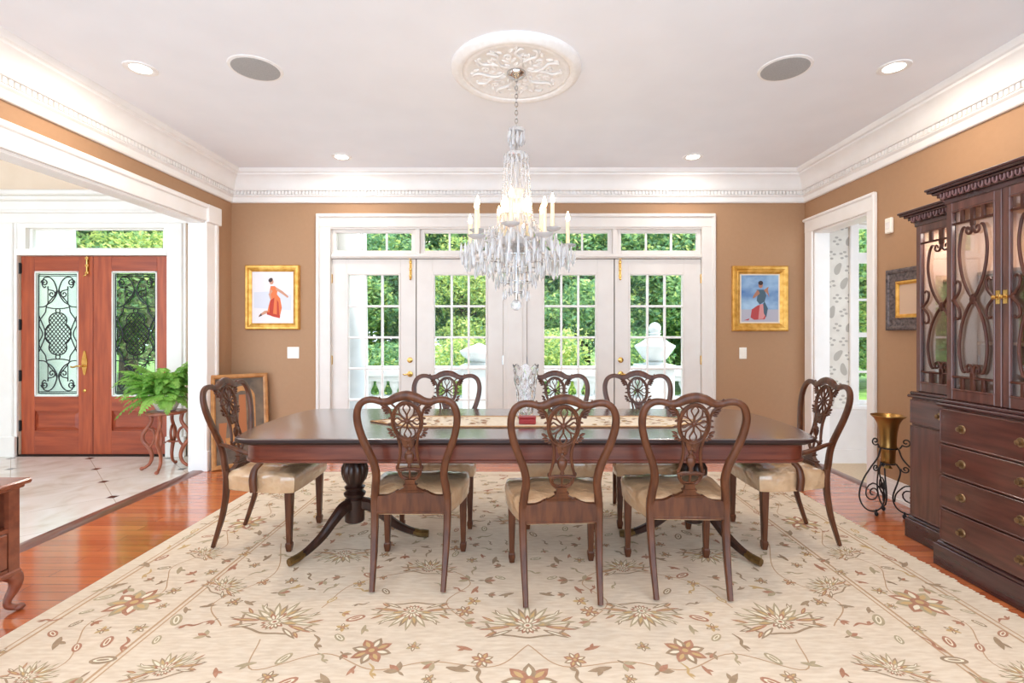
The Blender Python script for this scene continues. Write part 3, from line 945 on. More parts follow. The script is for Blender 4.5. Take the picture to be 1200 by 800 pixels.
    def sprig(cx, cy, s, rot, kind, m):
        c, s_ = cos(rot), sin(rot)
        def T(u, v): return (cx + s * (u * c - v * s_), cy + s * (u * s_ + v * c))
        if kind == 0:
            petal(*T(-0.5, 0), rot, 0, s, s * 0.14, m, Z[1])
            petal(*T(-0.1, 0.02), rot + 0.8, 0, s * 0.45, s * 0.1, m, Z[2])
        elif kind == 1:
            for k in (-1, 0, 1):
                petal(cx, cy, rot + k * 0.75, 0, s * 0.6, s * 0.14, m if k else RUST, Z[1])
            petal(cx, cy, rot + pi, 0, s * 0.4, s * 0.06, BROWN, Z[1])
        elif kind == 2:
            ribbon([T(-0.6, -0.2), T(-0.2, 0.08), T(0.2, 0.02), T(0.6, 0.24)], s * 0.07, m, Z[1])
            petal(*T(0.2, 0.05), rot + 0.9, 0, s * 0.35, s * 0.09, m, Z[2])
        elif kind == 3:
            rosette(cx, cy, s * 0.42, rot, m, BROWN, 6)
        else:
            pts = [T(0.5 * cos(TAU * i / 12), 0.24 * sin(TAU * i / 12)) for i in range(12)]
            P(pts, m, Z[1])
            P([T(0.36 * cos(TAU * i / 12), 0.12 * sin(TAU * i / 12)) for i in range(12)], CREAM, Z[2])
            P([T(0.24 * cos(TAU * i / 12), 0.06 * sin(TAU * i / 12)) for i in range(12)], m, Z[3])
    # border lines
    for (a, c, w) in ((-1.665, 1.795, 0.006), (-1.64, 1.77, 0.004), (-2.15, 2.185, 0.006), (-2.18, 2.215, 0.004)):
        b.mat(LINE)
        yb_, yt_ = y0 + (a + 2.28), y1 - (a + 2.28)
        for xx in (a, c):
            b.poly([(xx - w, yb_, Z[0]), (xx + w, yb_, Z[0]), (xx + w, yt_, Z[0]), (xx - w, yt_, Z[0])])
        for yy in (yb_, yt_):
            b.poly([(a, yy - w, Z[0]), (c, yy - w, Z[0]), (c, yy + w, Z[0]), (a, yy + w, Z[0])])
    taken = []
    def put(f, x, y, s, *k):
        taken.append((x, y, s))
        f(x, y, s, *k)
    # large field flowers, mirrored about the rug's middle
    mid = 0.04
    put(palmette, mid, 2.30, 0.64, 0.0, 1)
    for sx in (-1, 1):
        put(palmette, mid + sx * 1.17, 2.33, 0.62, sx * 0.25, 2)
        put(palmette, mid + sx * 0.55, 2.42, 0.55, pi, 3)
        put(palmette, mid + sx * 1.60, 2.65, 0.40, sx * 0.6, 11)
        put(palmette, mid + sx * 1.45, 2.0, 0.40, -sx * 0.4, 12)
        put(palmette, mid + sx * 0.55, 2.86, 0.45, 0.2 * sx, 4)
        put(palmette, mid + sx * 1.1, 3.05, 0.5, pi, 5)
        put(rosette, mid + sx * 0.66, 2.12, 0.09, 0.2 * sx)
        put(rosette, mid + sx * 0.19, 2.06, 0.05, 0.4)
        put(rosette, mid + sx * 0.3, 2.42, 0.05, 0.4)
        for yy in (1.55, 3.7, 4.35):
            put(palmette, mid + sx * 0.6, yy, 0.5, 0 if yy > 2 else pi, 6)
            put(palmette, mid + sx * 1.3, yy + 0.1, 0.5, pi, 7)
        # border flowers
        for yy, kind in ((1.45, 0), (1.95, 1), (2.50, 2), (3.05, 1), (3.55, 2), (4.1, 1)):
            bx = mid + sx * 1.95
            if kind == 2: put(rosette, bx, yy, 0.13, 0.1, OLIVE, RUST, 10)
            elif kind == 1: put(palmette, bx, yy, 0.36, sx * 0.5, 8)
            else: put(palmette, bx, yy, 0.4, 0, 8)
    put(palmette, mid, 3.6, 0.6, 0, 9)
    put(rosette, mid, 1.93, 0.11, 0)
    # fine vines
    for sx in (-1, 1):
        ribbon([(mid + sx * 0.0, 2.16), (mid + sx * 0.14, 2.02), (mid + sx * 0.4, 2.05), (mid + sx * 0.62, 2.0), (mid + sx * 0.85, 2.1), (mid + sx * 1.1, 2.0), (mid + sx * 1.17, 2.2)], 0.0028, LINE, Z[0], 8, False)
        ribbon([(mid + sx * 0.25, 2.3), (mid + sx * 0.4, 2.5), (mid + sx * 0.3, 2.7), (mid + sx * 0.5, 2.85), (mid + sx * 0.9, 2.7), (mid + sx * 1.0, 2.45)], 0.0028, LINE, Z[0], 8, False)
        ribbon([(mid + sx * 1.4, 2.3), (mid + sx * 1.55, 2.5), (mid + sx * 1.4, 2.8), (mid + sx * 1.55, 3.2)], 0.0028, LINE, Z[0], 8, False)
        ribbon([(mid + sx * 1.95, 1.2 + 0.14 * i) if i % 2 else (mid + sx * (1.88 if i % 4 else 2.02), 1.2 + 0.14 * i) for i in range(25)], 0.0025, LINE, Z[0], 5, False)
    # scattered sprigs, mirrored
    rd = random.Random(3)
    n = 0
    while n < 420:
        x, y = rd.uniform(0.03, 2.24), rd.uniform(1.6, 4.8)
        s = rd.uniform(0.055, 0.105)
        if any((abs(x) - abs(tx - mid)) ** 2 + (y - ty) ** 2 < (0.05 + (ts * 0.34 if ts > 0.3 else ts * 0.7)) ** 2 for tx, ty, ts in taken): 
            n += 0.05
            continue
        rot, kind, m = rd.uniform(0, TAU), rd.randrange(5), rd.choice((OLIVE, BROWN, BROWN, RUST, OLIVE, GOLD))
        taken.append((x + mid, y, s * 0.5))
        sprig(mid + x, y, s, rot, kind, m)
        if x > 0.1: sprig(mid - x, y, s, pi - rot, kind, m)
        n += 1
    o = b.build('rug', [M['rug'], M['rug_line'], M['rug_olive'], M['rug_rust'], M['rug_brown'], M['rug_cream'], M['rug_gold']], smooth=None)
    tag(o, 'large cream wool rug with a floral pattern under the dining table', 'rug')
    f = MB()
    rd = random.Random(4)
    for (xe, sx) in ((x0, -1), (x1, 1)):
        n = 240
        for i in range(n):
            y = y0 + (y1 - y0) * (i + 0.5) / n
            L = rd.uniform(0.012, 0.03) if sx > 0 else rd.uniform(0.004, 0.01)
            w = (y1 - y0) / n * 0.36
            d = rd.uniform(-0.006, 0.006)
            f.add([(xe - sx * 0.006, y - w, 0.0025), (xe - sx * 0.006, y + w, 0.0025), (xe + sx * L, y + d + w * 0.5, 0.002), (xe + sx * L, y + d - w * 0.5, 0.002),
                   (xe - sx * 0.006, y - w, 0.009), (xe - sx * 0.006, y + w, 0.009), (xe + sx * L, y + d + w * 0.5, 0.004), (xe + sx * L, y + d - w * 0.5, 0.004)],
                  [(0, 1, 2, 3), (4, 7, 6, 5), (0, 4, 5, 1), (1, 5, 6, 2), (2, 6, 7, 3), (3, 7, 4, 0)])
    fo = f.build('fringe', M['rug_cream'], o, None)
    fo['kind'] = 'stuff'
rug()

# ------------------------------------------------------------------ dining chairs
def yb(z):
    """lean of the back"""
    if z > 0.45: return -0.004 - (z - 0.45) * 0.225
    return -0.004
BN = V((0, 1, 0.225)).normalized()

def make_chair(name, label, arms=False):
    t = thing(name, label, 'chair')
    W = M['chair']
    # rear legs
    for s in (-1, 1):
        b = MB()
        path = cr([(s * 0.183, -0.092, 0.004), (s * 0.186, -0.06, 0.1), (s * 0.189, -0.03, 0.2), (s * 0.192, -0.008, 0.32), (s * 0.193, -0.002, 0.42), (s * 0.192, -0.006, 0.48)], 5)
        b.sweep(path, rect(0.04, 0.034, 0.22), (0, 1, 0), [0.66, 0.75, 0.86, 0.95, 1, 1])
        b.build('leg', W, t, 40)
    # tapering front legs on spade feet
    for s in (-1, 1):
        b = MB()
        x, y = s * 0.232, 0.405
        prof = [(0.024, 0.43), (0.023, 0.36), (0.0145, 0.062), (0.0145, 0.055), (0.019, 0.048), (0.0195, 0.034), (0.014, 0.0)]
        vs, fs = [], []
        for (h, z) in prof:
            c = h * 0.82
            vs += [(x + h, y - c, z), (x + h, y + c, z), (x + c, y + h, z), (x - c, y + h, z), (x - h, y + c, z), (x - h, y - c, z), (x - c, y - h, z), (x + c, y - h, z)]
        for j in range(len(prof) - 1):
            fs += [(j * 8 + q, j * 8 + 8 + q, j * 8 + 8 + (q + 1) % 8, j * 8 + (q + 1) % 8)[::-1] for q in range(8)]
        fs += [tuple(range(8)), tuple((len(prof) - 1) * 8 + q for q in range(8))[::-1]]
        b.add(vs, fs)
        b.build('leg', W, t, 30)
    # balloon back frame: posts and humped crest in one run
    half = [(0.192, 0.46), (0.186, 0.52), (0.178, 0.585), (0.186, 0.65), (0.21, 0.72), (0.236, 0.79), (0.253, 0.86), (0.255, 0.92), (0.238, 0.968), (0.205, 0.992), (0.165, 0.995), (0.125, 0.985), (0.088, 0.988), (0.05, 1.006), (0.0, 1.017)]
    run = [(-x, z) for x, z in half] + [(x, z) for x, z in half[::-1][1:]]
    path = cr([(x, yb(z), z) for x, z in run], 5)
    sc = [1.0, 1.02, 1.0, 0.98, 0.95, 0.93, 0.92, 0.9, 0.86, 0.82, 0.78, 0.80, 0.95, 1.1, 1.16]
    b = MB()
    # raised ridge section
    sec = [(0.019, -0.013), (0.02, 0.006), (0.013, 0.014), (0.0, 0.0165), (-0.013, 0.014), (-0.02, 0.006), (-0.019, -0.013), (-0.01, -0.016), (0.01, -0.016)]
    b.sweep(path, sec, -BN, sc + sc[::-1][1:])
    for s in (-1, 1):
        b.ball((s * 0.135, yb(1.0), 1.003), (0.006, 0.008, 0.009), 8, 5)
    b.build('back_frame', W, t, 50)
    # pierced splat with spoked oval
    b = MB()
    def B3(x, z, d=0.0): return (x, yb(z) + d, z)
    zc, rx, rz = 0.882, 0.076, 0.101
    ring = [B3(rx * cos(TAU * i / 40), zc + rz * sin(TAU * i / 40)) for i in range(40)]
    b.sweep(ring, rect(0.014, 0.02, 0.3), BN, None, True)
    ring2 = [B3((rx - 0.011) * cos(TAU * i / 40), zc + (rz - 0.011) * sin(TAU * i / 40)) for i in range(40)]
    b.sweep(ring2, rect(0.006, 0.012, 0.3), BN, None, True)
    # petals: eight looped spokes
    n = 8
    for i in range(n):
        a = TAU * i / n + pi / 2
        ux, uz = cos(a), sin(a)
        # petal length to the ellipse
        L = 1 / sqrt((ux / (rx - 0.008)) ** 2 + (uz / (rz - 0.008)) ** 2)
        w = 0.0125
        for s in (-1, 1):
            pts = []
            if i % 2 == 0:
                w = 0.0165
                prof_ = ((0.12, 0.1), (0.36, 0.12), (0.52, 0.5), (0.68, 1.0), (0.8, 1.0), (0.92, 0.5), (1.0, 0.05))
            else:
                w = 0.016
                prof_ = ((0.1, 0.12), (0.4, 0.06), (0.62, 0.12), (0.78, 0.45), (0.9, 0.95), (1.0, 1.5))
            for tt, ww in prof_:
                pts.append(B3(ux * L * tt - uz * s * w * ww, zc + uz * L * tt + ux * s * w * ww))
            b.sweep(cr(pts, 3), rect(0.0062, 0.013, 0.3), BN)
    b.ball(B3(0, zc), (0.014, 0.012, 0.014), 10, 6)
    # carved leaves on the shoulders of the oval
    for s in (-1, 1):
        b.sweep(cr([B3(s * 0.115, 0.982), B3(s * 0.104, 0.962), B3(s * 0.088, 0.945), B3(s * 0.079, 0.915), B3(s * 0.078, 0.885)], 4), rect(0.016, 0.017, 0.35), BN, [1, 1.1, 0.9, 0.7, 0.5])
        b.sweep(cr([B3(s * 0.085, 0.985), B3(s * 0.07, 0.968), B3(s * 0.056, 0.955)], 4), rect(0.011, 0.015, 0.35), BN, [1, 0.8, 0.8])
        for (x, z, r, a) in ((0.118, 0.966, 0.012, 0.5), (0.111, 0.95, 0.011, 0.2), (0.104, 0.937, 0.010, 0), (0.098, 0.926, 0.009, -0.2), (0.083, 0.900, 0.008, -0.3),
                             (0.085, 0.868, 0.009, 0), (0.09, 0.835, 0.011, 0.5), (0.085, 0.818, 0.010, 0.1), (0.078, 0.806, 0.009, -0.2), (0.062, 0.80, 0.008, -.4)):
            b.M = Matrix.Translation(B3(s * x, z)) @ Matrix.Rotation(-s * a, 4, 'Y')
            b.ball((s * 0.002, 0, 0), (r * 1.6, 0.010, r * 0.72), 8, 5)
        b.at()
        b.ball(B3(s * 0.096, 0.972), (0.007, 0.01, 0.007), 8, 5)
        # stiles below the oval
        b.sweep(cr([B3(s * 0.056, 0.818), B3(s * 0.05, 0.79), B3(s * 0.043, 0.755), B3(s * 0.043, 0.715), B3(s * 0.05, 0.675), B3(s * 0.058, 0.645), B3(s * 0.062, 0.628)], 4), rect(0.014, 0.017, 0.3), BN, [1, 1, 1.05, 1.05, 1, 0.9, 0.9])
        # cup under the cross bar
        b.sweep(cr([B3(s * 0.058, 0.617), B3(s * 0.056, 0.598), B3(s * 0.045, 0.578), B3(s * 0.026, 0.562)], 4), rect(0.011, 0.016, 0.3), BN)
        b.sweep(cr([B3(s * 0.006, 0.617), B3(s * 0.028, 0.615), B3(s * 0.046, 0.606), B3(s * 0.04, 0.585), B3(s * 0.02, 0.572), B3(s * 0.006, 0.575)], 4), rect(0.006, 0.014, 0.3), BN)
        b.ball(B3(s * 0.066, 0.632), (0.008, 0.01, 0.011), 8, 5)
    b.sweep([B3(-0.068, 0.618), B3(-0.03, 0.623), B3(0.03, 0.623), B3(0.068, 0.618)], rect(0.012, 0.018, 0.3), BN)
    b.sweep([B3(0, 0.618), B3(0, 0.57)], rect(0.01, 0.015, 0.3), BN)
    # carved plaque and urn
    def plate(pts, d=0.009):
        f = [B3(x, z, d) for x, z in pts]
        k = [B3(x, z, -d) for x, z in pts]
        m = len(pts)
        b.add(f + k, [tuple(range(m)), tuple(range(m, 2 * m))[::-1]] + [(i, m + i, m + (i + 1) % m, (i + 1) % m) for i in range(m)])
    plate([(-0.04, 0.795), (0.04, 0.795), (0.03, 0.765), (0.024, 0.745), (-0.024, 0.745), (-0.03, 0.765)], 0.007)
    for (x, z, r) in ((0, 0.775, 0.012), (-0.018, 0.785, 0.009), (0.018, 0.785, 0.009), (0, 0.752, 0.01), (-0.014, 0.742, 0.008), (0.014, 0.742, 0.008)):
        b.ball(B3(x, z), (r, 0.011, r), 8, 5)
    b.M = Matrix.Translation(B3(0, 0.66)) @ Matrix.Scale(0.6, 4, (0, 1, 0))
    b.lathe([(0.006, -0.03), (0.012, -0.022), (0.008, -0.012), (0.02, 0.008), (0.026, 0.03), (0.022, 0.042), (0.027, 0.046), (0.02, 0.052), (0.01, 0.062), (0.014, 0.07), (0.006, 0.085)], 14)
    b.at()
    # shoe
    plate([(-0.024, 0.565), (0.024, 0.565), (0.027, 0.535), (0.034, 0.52), (0.05, 0.51), (0.066, 0.502), (0.072, 0.49), (-0.072, 0.49), (-0.066, 0.502), (-0.05, 0.51), (-0.034, 0.52), (-0.027, 0.535)], 0.012)
    plate([(-0.036, 0.537), (0.036, 0.537), (0.036, 0.529), (-0.036, 0.529)], 0.016)
    plate([(-0.076, 0.503), (0.076, 0.503), (0.078, 0.494), (-0.078, 0.494)], 0.016)
    b.build('splat', W, t, 40)
    # rear rail with a raised middle
    b = MB()
    pl = [(-0.18, 0.382), (0.18, 0.382), (0.18, 0.472), (0.13, 0.474), (0.105, 0.482), (0.085, 0.494), (-0.085, 0.494), (-0.105, 0.482), (-0.13, 0.474), (-0.18, 0.472)]
    b.prism(pl, -0.018, 0.012, 'Y')
    b.bbox(-0.18, 0.18, -0.022, 0.012, 0.378, 0.392, 0.003)
    b.build('rear_rail', W, t, 30)
    # upholstered seat, domed, under a glossy clear cover
    b = MB()
    nx, ny = 14, 12
    def hw(v):   # half width along the depth
        return 0.197 + 0.072 * sin(min(1, v * 1.15) * pi / 2) - 0.01 * max(0, v - 0.85) / 0.15
    def front(u): return 0.445 + 0.012 * (1 - u * u)
    def pt(i, j, z, e=0.0):
        u = -1 + 2 * i / nx
        v = j / ny
        y0_, y1_ = 0.014 + e, front(u) - e
        return (u * (hw(v) - e), y0_ + (y1_ - y0_) * v, z)
    vs, fs = [], []
    idx = {}
    def add(k, p):
        idx[k] = len(vs); vs.append(p)
    border = [(i, 0) for i in range(nx)] + [(nx, j) for j in range(ny)] + [(nx - i, ny) for i in range(nx)] + [(0, ny - j) for j in range(ny)]
    lev = [(0.362, 0.004), (0.37, 0.0), (0.445, -0.006), (0.468, 0.0), (0.48, 0.014)]
    for L, (z, e) in enumerate(lev):
        for k, (i, j) in enumerate(border):
            add(('b', L, k), pt(i, j, z, e))
    m = len(border)
    for L in range(len(lev) - 1):
        for k in range(m):
            q = (k + 1) % m
            fs.append((idx['b', L, k], idx['b', L, q], idx['b', L + 1, q], idx['b', L + 1, k]))
    for i in range(nx + 1):
        for j in range(ny + 1):
            if (i, j) in border: idx['t', i, j] = idx['b', len(lev) - 1, border.index((i, j))]
            else:
                u, v = -1 + 2 * i / nx, j / ny
                add(('t', i, j), pt(i, j, 0.48 + 0.022 * (1 - u ** 4) * (1 - (2 * v - 1) ** 4) + 0.003 * sin(9 * u + 5 * v), 0.014))
    for i in range(nx):
        for j in range(ny):
            fs.append((idx['t', i, j], idx['t', i + 1, j], idx['t', i + 1, j + 1], idx['t', i, j + 1]))
    fs.append(tuple(idx['b', 0, k] for k in range(m))[::-1])
    b.add(vs, fs)
    b.build('seat', M['seat'], t, 60)
    if arms:
        for s in (-1, 1):
            b = MB()
            pth = cr([(s * 0.192, yb(0.65) + 0.005, 0.645), (s * 0.225, 0.02, 0.640), (s * 0.268, 0.12, 0.622), (s * 0.283, 0.2, 0.606), (s * 0.276, 0.265, 0.602), (s * 0.262, 0.295, 0.594)], 5)
            b.sweep(pth, rect(0.032, 0.024, 0.35), (0, 0, 1), [0.7, 0.85, 1, 1.1, 1.25, 1.0])
            b.ball((s * 0.262, 0.292, 0.592), (0.022, 0.022, 0.016), 10, 6)
            b.build('armrest', W, t, 50)
            b = MB()
            pth = cr([(s * 0.278, 0.235, 0.61), (s * 0.272, 0.262, 0.585), (s * 0.268, 0.25, 0.55), (s * 0.272, 0.215, 0.51), (s * 0.279, 0.205, 0.45), (s * 0.281, 0.212, 0.375)], 5)
            b.sweep(pth, rect(0.024, 0.034, 0.3), (0, 1, 0), [0.9, 0.8, 0.85, 1.05, 1.3, 1.2])
            b.build('arm_support', W, t, 50)
    return t

CH = RUG_Z + 0.004
side = make_chair('dining_chair', '')
def place(o, x, y, rz, label, group):
    o.location = (x, y, CH)
    o.rotation_euler = (0, 0, rz)
    o['label'] = label
    o['group'] = group
spots = [(-0.572, 2.68, 0.0, 'carved side chair seen from behind, in front of the table, on the foyer side'),
         (0.212, 2.545, radians(3), 'carved side chair seen from behind, middle of the three in front of the table'),
         (0.872, 2.60, radians(-1.5), 'carved side chair seen from behind, in front of the table, on the cabinet side'),
         (-0.565, 3.845, pi, 'carved side chair across the table, nearest the foyer, in front of the second french door'),
         (0.285, 3.845, pi + radians(1), 'carved side chair across the table beside the cut glass vase'),
         (0.93, 3.845, pi - radians(1), 'carved side chair across the table, nearest the cabinet, before the fourth french door')]
for i, (x, y, rz, lab) in enumerate(spots):
    place(side if i == 0 else copy_tree(side), x, y, rz, lab, 'carved side chairs around the dining table')
arm = make_chair('dining_armchair', '', True)
place(arm, -1.81, 3.315, -pi / 2, 'carved armchair with beige seat at the foyer end of the table', 'armchairs at the table ends')
place(copy_tree(arm), 1.92, 3.34, pi / 2, 'carved armchair with beige seat at the cabinet end of the table', 'armchairs at the table ends')

# ------------------------------------------------------------------ dining table
def table():
    cx, cy = 0.035, 3.255
    t = thing('dining_table', 'long polished mahogany double pedestal dining table', 'table', (cx, cy, 0))
    ya, yc = 2.70, 3.81
    def outline(inset, n=14):
        hx, hy, bow, r = 1.585 - inset, (yc - ya) / 2 - inset, 0.075, 0.09
        pts = []
        for sx, sy in ((1, -1), (1, 1), (-1, 1), (-1, -1)):
            ccx, ccy = sx * (hx - r), sy * (hy - r)
            a0 = {(1, -1): -pi / 2, (1, 1): 0, (-1, 1): pi / 2, (-1, -1): pi}[(sx, sy)]
            seg = []
            for i in range(7):
                a = a0 + pi / 2 * i / 6
                seg.append((ccx + r * cos(a), ccy + r * sin(a)))
            if (sx, sy) == (1, -1):
                pts += seg
                for i in range(1, n):
                    f = -1 + 2 * i / n
                    pts.append((hx, f * (hy - r)))
            elif (sx, sy) == (-1, 1):
                pts += seg
                for i in range(1, n):
                    f = 1 - 2 * i / n
                    pts.append((-hx, f * (hy - r)))
            else: pts += seg
        out = []
        for x, y in pts:
            k = max(0, (abs(x) - hx + r) / r) if abs(x) > hx - r else 0
            out.append((x + (1 if x > 0 else -1) * bow * (1 - (y / hy) ** 2) * min(1, k), y))
        return [(cx + x, cy + y) for x, y in out]
    b = MB()
    lv = [(0.05, 0.742), (0.022, 0.743), (0.016, 0.747), (0.012, 0.752), (0.004, 0.754), (0.0, 0.759), (0.0, 0.768), (0.003, 0.775), (0.010, 0.779), (0.02, 0.78)]
    vs, fs = [], []
    m = None
    for (e, z) in lv:
        o = outline(e)
        m = len(o)
        vs += [(x, y, z) for x, y in o]
    for j in range(len(lv) - 1):
        fs += [(j * m + q, j * m + (q + 1) % m, (j + 1) * m + (q + 1) % m, (j + 1) * m + q) for q in range(m)]
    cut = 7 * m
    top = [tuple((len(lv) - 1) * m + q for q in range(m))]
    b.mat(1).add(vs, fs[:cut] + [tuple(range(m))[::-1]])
    b.mat(0).add(vs, fs[cut:] + top)
    b.build('tabletop', [M['tabletop'], M['edge']], t, 25)
    b = MB()
    lv = [(0.12, 0.743), (0.04, 0.743), (0.04, 0.735), (0.05, 0.728), (0.05, 0.658), (0.044, 0.654), (0.044, 0.643), (0.052, 0.638), (0.12, 0.638)]
    vs, fs = [], []
    for (e, z) in lv:
        vs += [(x, y, z) for x, y in outline(e)]
    for j in range(len(lv) - 1):
        fs += [(j * m + q, (j + 1) * m + q, (j + 1) * m + (q + 1) % m, j * m + (q + 1) % m) for q in range(m)]
    b.add(vs, fs)
    b.build('apron', M['table'], t, 25)
    for s in (-1, 1):
        px, py = cx + s * 1.105, 3.285
        b = MB()
        fl = lambda a, z: 1 + (0.15 * abs(sin(5 * a)) - 0.09 if 0.375 < z < 0.53 else (0.06 * abs(sin(7 * a)) - 0.03 if z > 0.54 and z < 0.61 else 0))
        prof = [(0.05, 0.12), (0.062, 0.13), (0.062, 0.27), (0.05, 0.28), (0.066, 0.295), (0.07, 0.31), (0.056, 0.322), (0.046, 0.33), (0.06, 0.338), (0.066, 0.35), (0.05, 0.36), (0.056, 0.375), (0.07, 0.40), (0.08, 0.44), (0.08, 0.475), (0.066, 0.51),
                (0.052, 0.535), (0.05, 0.56), (0.062, 0.58), (0.07, 0.595), (0.058, 0.605), (0.075, 0.62), (0.08, 0.638)]
        b.lathe(prof, 60, px, py, 0, fl)
        b.bbox(px - 0.3, px + 0.3, py - 0.2, py + 0.2, 0.635, 0.66, 0.004)
        o = b.build('pedestal', M['darkwood'], t, 40)
        for k in range(3):
            a = pi if s > 0 else 0.0
            a += TAU * k / 3
            d = V((cos(a), sin(a), 0))
            c = V((px, py, 0))
            def at(r, z): return c + d * r + V((0, 0, z))
            l = MB()
            pth = cr([at(0.04, 0.225), at(0.1, 0.215), at(0.17, 0.165), at(0.25, 0.1), at(0.34, 0.055), at(0.41, 0.034)], 5)
            l.sweep(pth, rect(0.052, 0.062, 0.25), (0, 0, 1), [1.25, 1.2, 1.0, 0.86, 0.72, 0.62])
            ridge = [p + V((0, 0, 0.03 * lerp_list([1.25, 1.2, 1.0, 0.86, 0.72, 0.62], len(pth))[i])) for i, p in enumerate(pth)]
            l.sweep(ridge, rect(0.018, 0.01, 0.4), (0, 0, 1), [1, 1, 0.9, 0.7, 0.5])
            l.mat(1)
            l.sweep(cr([at(0.385, 0.041), at(0.42, 0.031), at(0.46, 0.028), at(0.482, 0.027)], 4), rect(0.044, 0.048, 0.35), (0, 0, 1), [0.92, 1.0, 1.02, 0.9])
            l.build('leg', [M['darkwood'], M['cap']], o, 40)
            for ch in kids(o): ch.location.z = CH - 0.001
table()

# runner with pointed ends
def runner():
    x0, x1, y0, y1, z = -0.95, 1.2, 3.03, 3.42, 0.781
    ym = (y0 + y1) / 2
    b = MB()
    pl = [(x0, ym), (x0 + 0.28, y0), (x1 - 0.28, y0), (x1, ym), (x1 - 0.28, y1), (x0 + 0.28, y1)]
    b.prism(pl, z, z + 0.004)
    b.mat(1)
    k = 0.92
    def T(p, q, dz):
        return [((a - 0.125) * q + 0.125, (c - ym) * p + ym, z + 0.0041 + dz) for a, c in pl]
    b.mat(1)
    A, B = T(0.94, 0.985, 0.0004), T(0.82, 0.965, 0.0004)
    for i in range(6):
        b.poly([A[i], A[(i + 1) % 6], B[(i + 1) % 6], B[i]])
    rd = random.Random(9)
    for sx, xe in ((1, x0), (-1, x1)):                 # embroidered ends
        for i in range(150):
            u, v = rd.uniform(0.05, 0.75), rd.uniform(-1, 1)
            lim = min(1, u / 0.28) * 0.8
            if abs(v) > lim: continue
            px, py = xe + sx * u, ym + v * 0.19
            r = rd.uniform(0.008, 0.018)
            b.mat(rd.choice((2, 3, 1, 2)))
            a0 = rd.uniform(0, TAU)
            b.poly([(px + r * 1.5 * cos(a0 + TAU * q / 6) * (1 if q % 2 else 0.55), py + r * sin(a0 + TAU * q / 6), z + 0.0048) for q in range(6)])
    o = b.build('table_runner', [M['runner'], M['rug_gold'], M['runner_brown'], M['rug_cream']], smooth=None, origin=(0.125, ym, z))
    tag(o, 'cream embroidered runner with pointed ends along the table top', 'table runner')
    # cord hem
    h = MB()
    h.tube([(a, c, z + 0.004) for a, c in pl], 0.004, 6, None, True)
    h.build('hem', M['runner_brown'], o)
M['runner'] = noisy('cream_runner', lin(228, 212, 188), lin(238, 224, 202), (50, 50, 50), 0.7)
M['runner_brown'] = noisy('runner_embroidery', lin(150, 104, 66), lin(172, 126, 86), (60, 60, 60), 0.7)
runner()

# red box on the runner
b = MB()
b.bbox(0.0, 0.105, 3.1, 3.17, 0.7875, 0.822, 0.004)
b.bbox(-0.002, 0.107, 3.098, 3.172, 0.822, 0.832, 0.004)
tag(b.build('box', M['red'], smooth=30, origin=(0.05, 3.13, 0.7875)), 'small dark red box lying on the cream runner', 'box')

# cut glass vase
def cut_vase():
    b = MB()
    x, y, z = 0.045, 3.30, 0.7870
    fl = lambda a, zz: 1 + 0.16 * (abs(((a * 9 / TAU + zz * 6) % 1) - 0.5) - 0.25) + 0.16 * (abs(((a * 9 / TAU - zz * 6) % 1) - 0.5) - 0.25)
    rim = lambda a: 1
    outer = [(0.05, 0.0), (0.054, 0.008), (0.05, 0.03), (0.05, 0.05)] + [(0.05 + 0.036 * ((k / 20) ** 1.2), 0.05 + 0.3 * k / 20) for k in range(1, 21)]
    inner = [(r - 0.009, zz) for r, zz in outer[::-1] if zz > 0.045]
    vs_n = 72
    prof = outer + inner
    M2 = MB()
    vs, fs = [], []
    for q, (r, zz) in enumerate(prof):
        for i in range(vs_n):
            a = TAU * i / vs_n
            f = fl(a, zz) if q < len(outer) and 0.05 < zz < 0.33 else 1
            dz = 0.008 * cos(8 * a) if zz > 0.33 else 0
            vs.append((x + r * f * cos(a), y + r * f * sin(a), z + zz + dz))
    for j in range(len(prof) - 1):
        fs += [(j * vs_n + i, j * vs_n + (i + 1) % vs_n, (j + 1) * vs_n + (i + 1) % vs_n, (j + 1) * vs_n + i) for i in range(vs_n)]
    fs += [tuple(range(vs_n))[::-1], tuple((len(prof) - 1) * vs_n + i for i in range(vs_n))]
    b.add(vs, fs)
    tag(b.build('vase', M['cutglass'], smooth=20, origin=(x, y, z)), 'tall cut glass vase standing on the table runner', 'vase')
cut_vase()
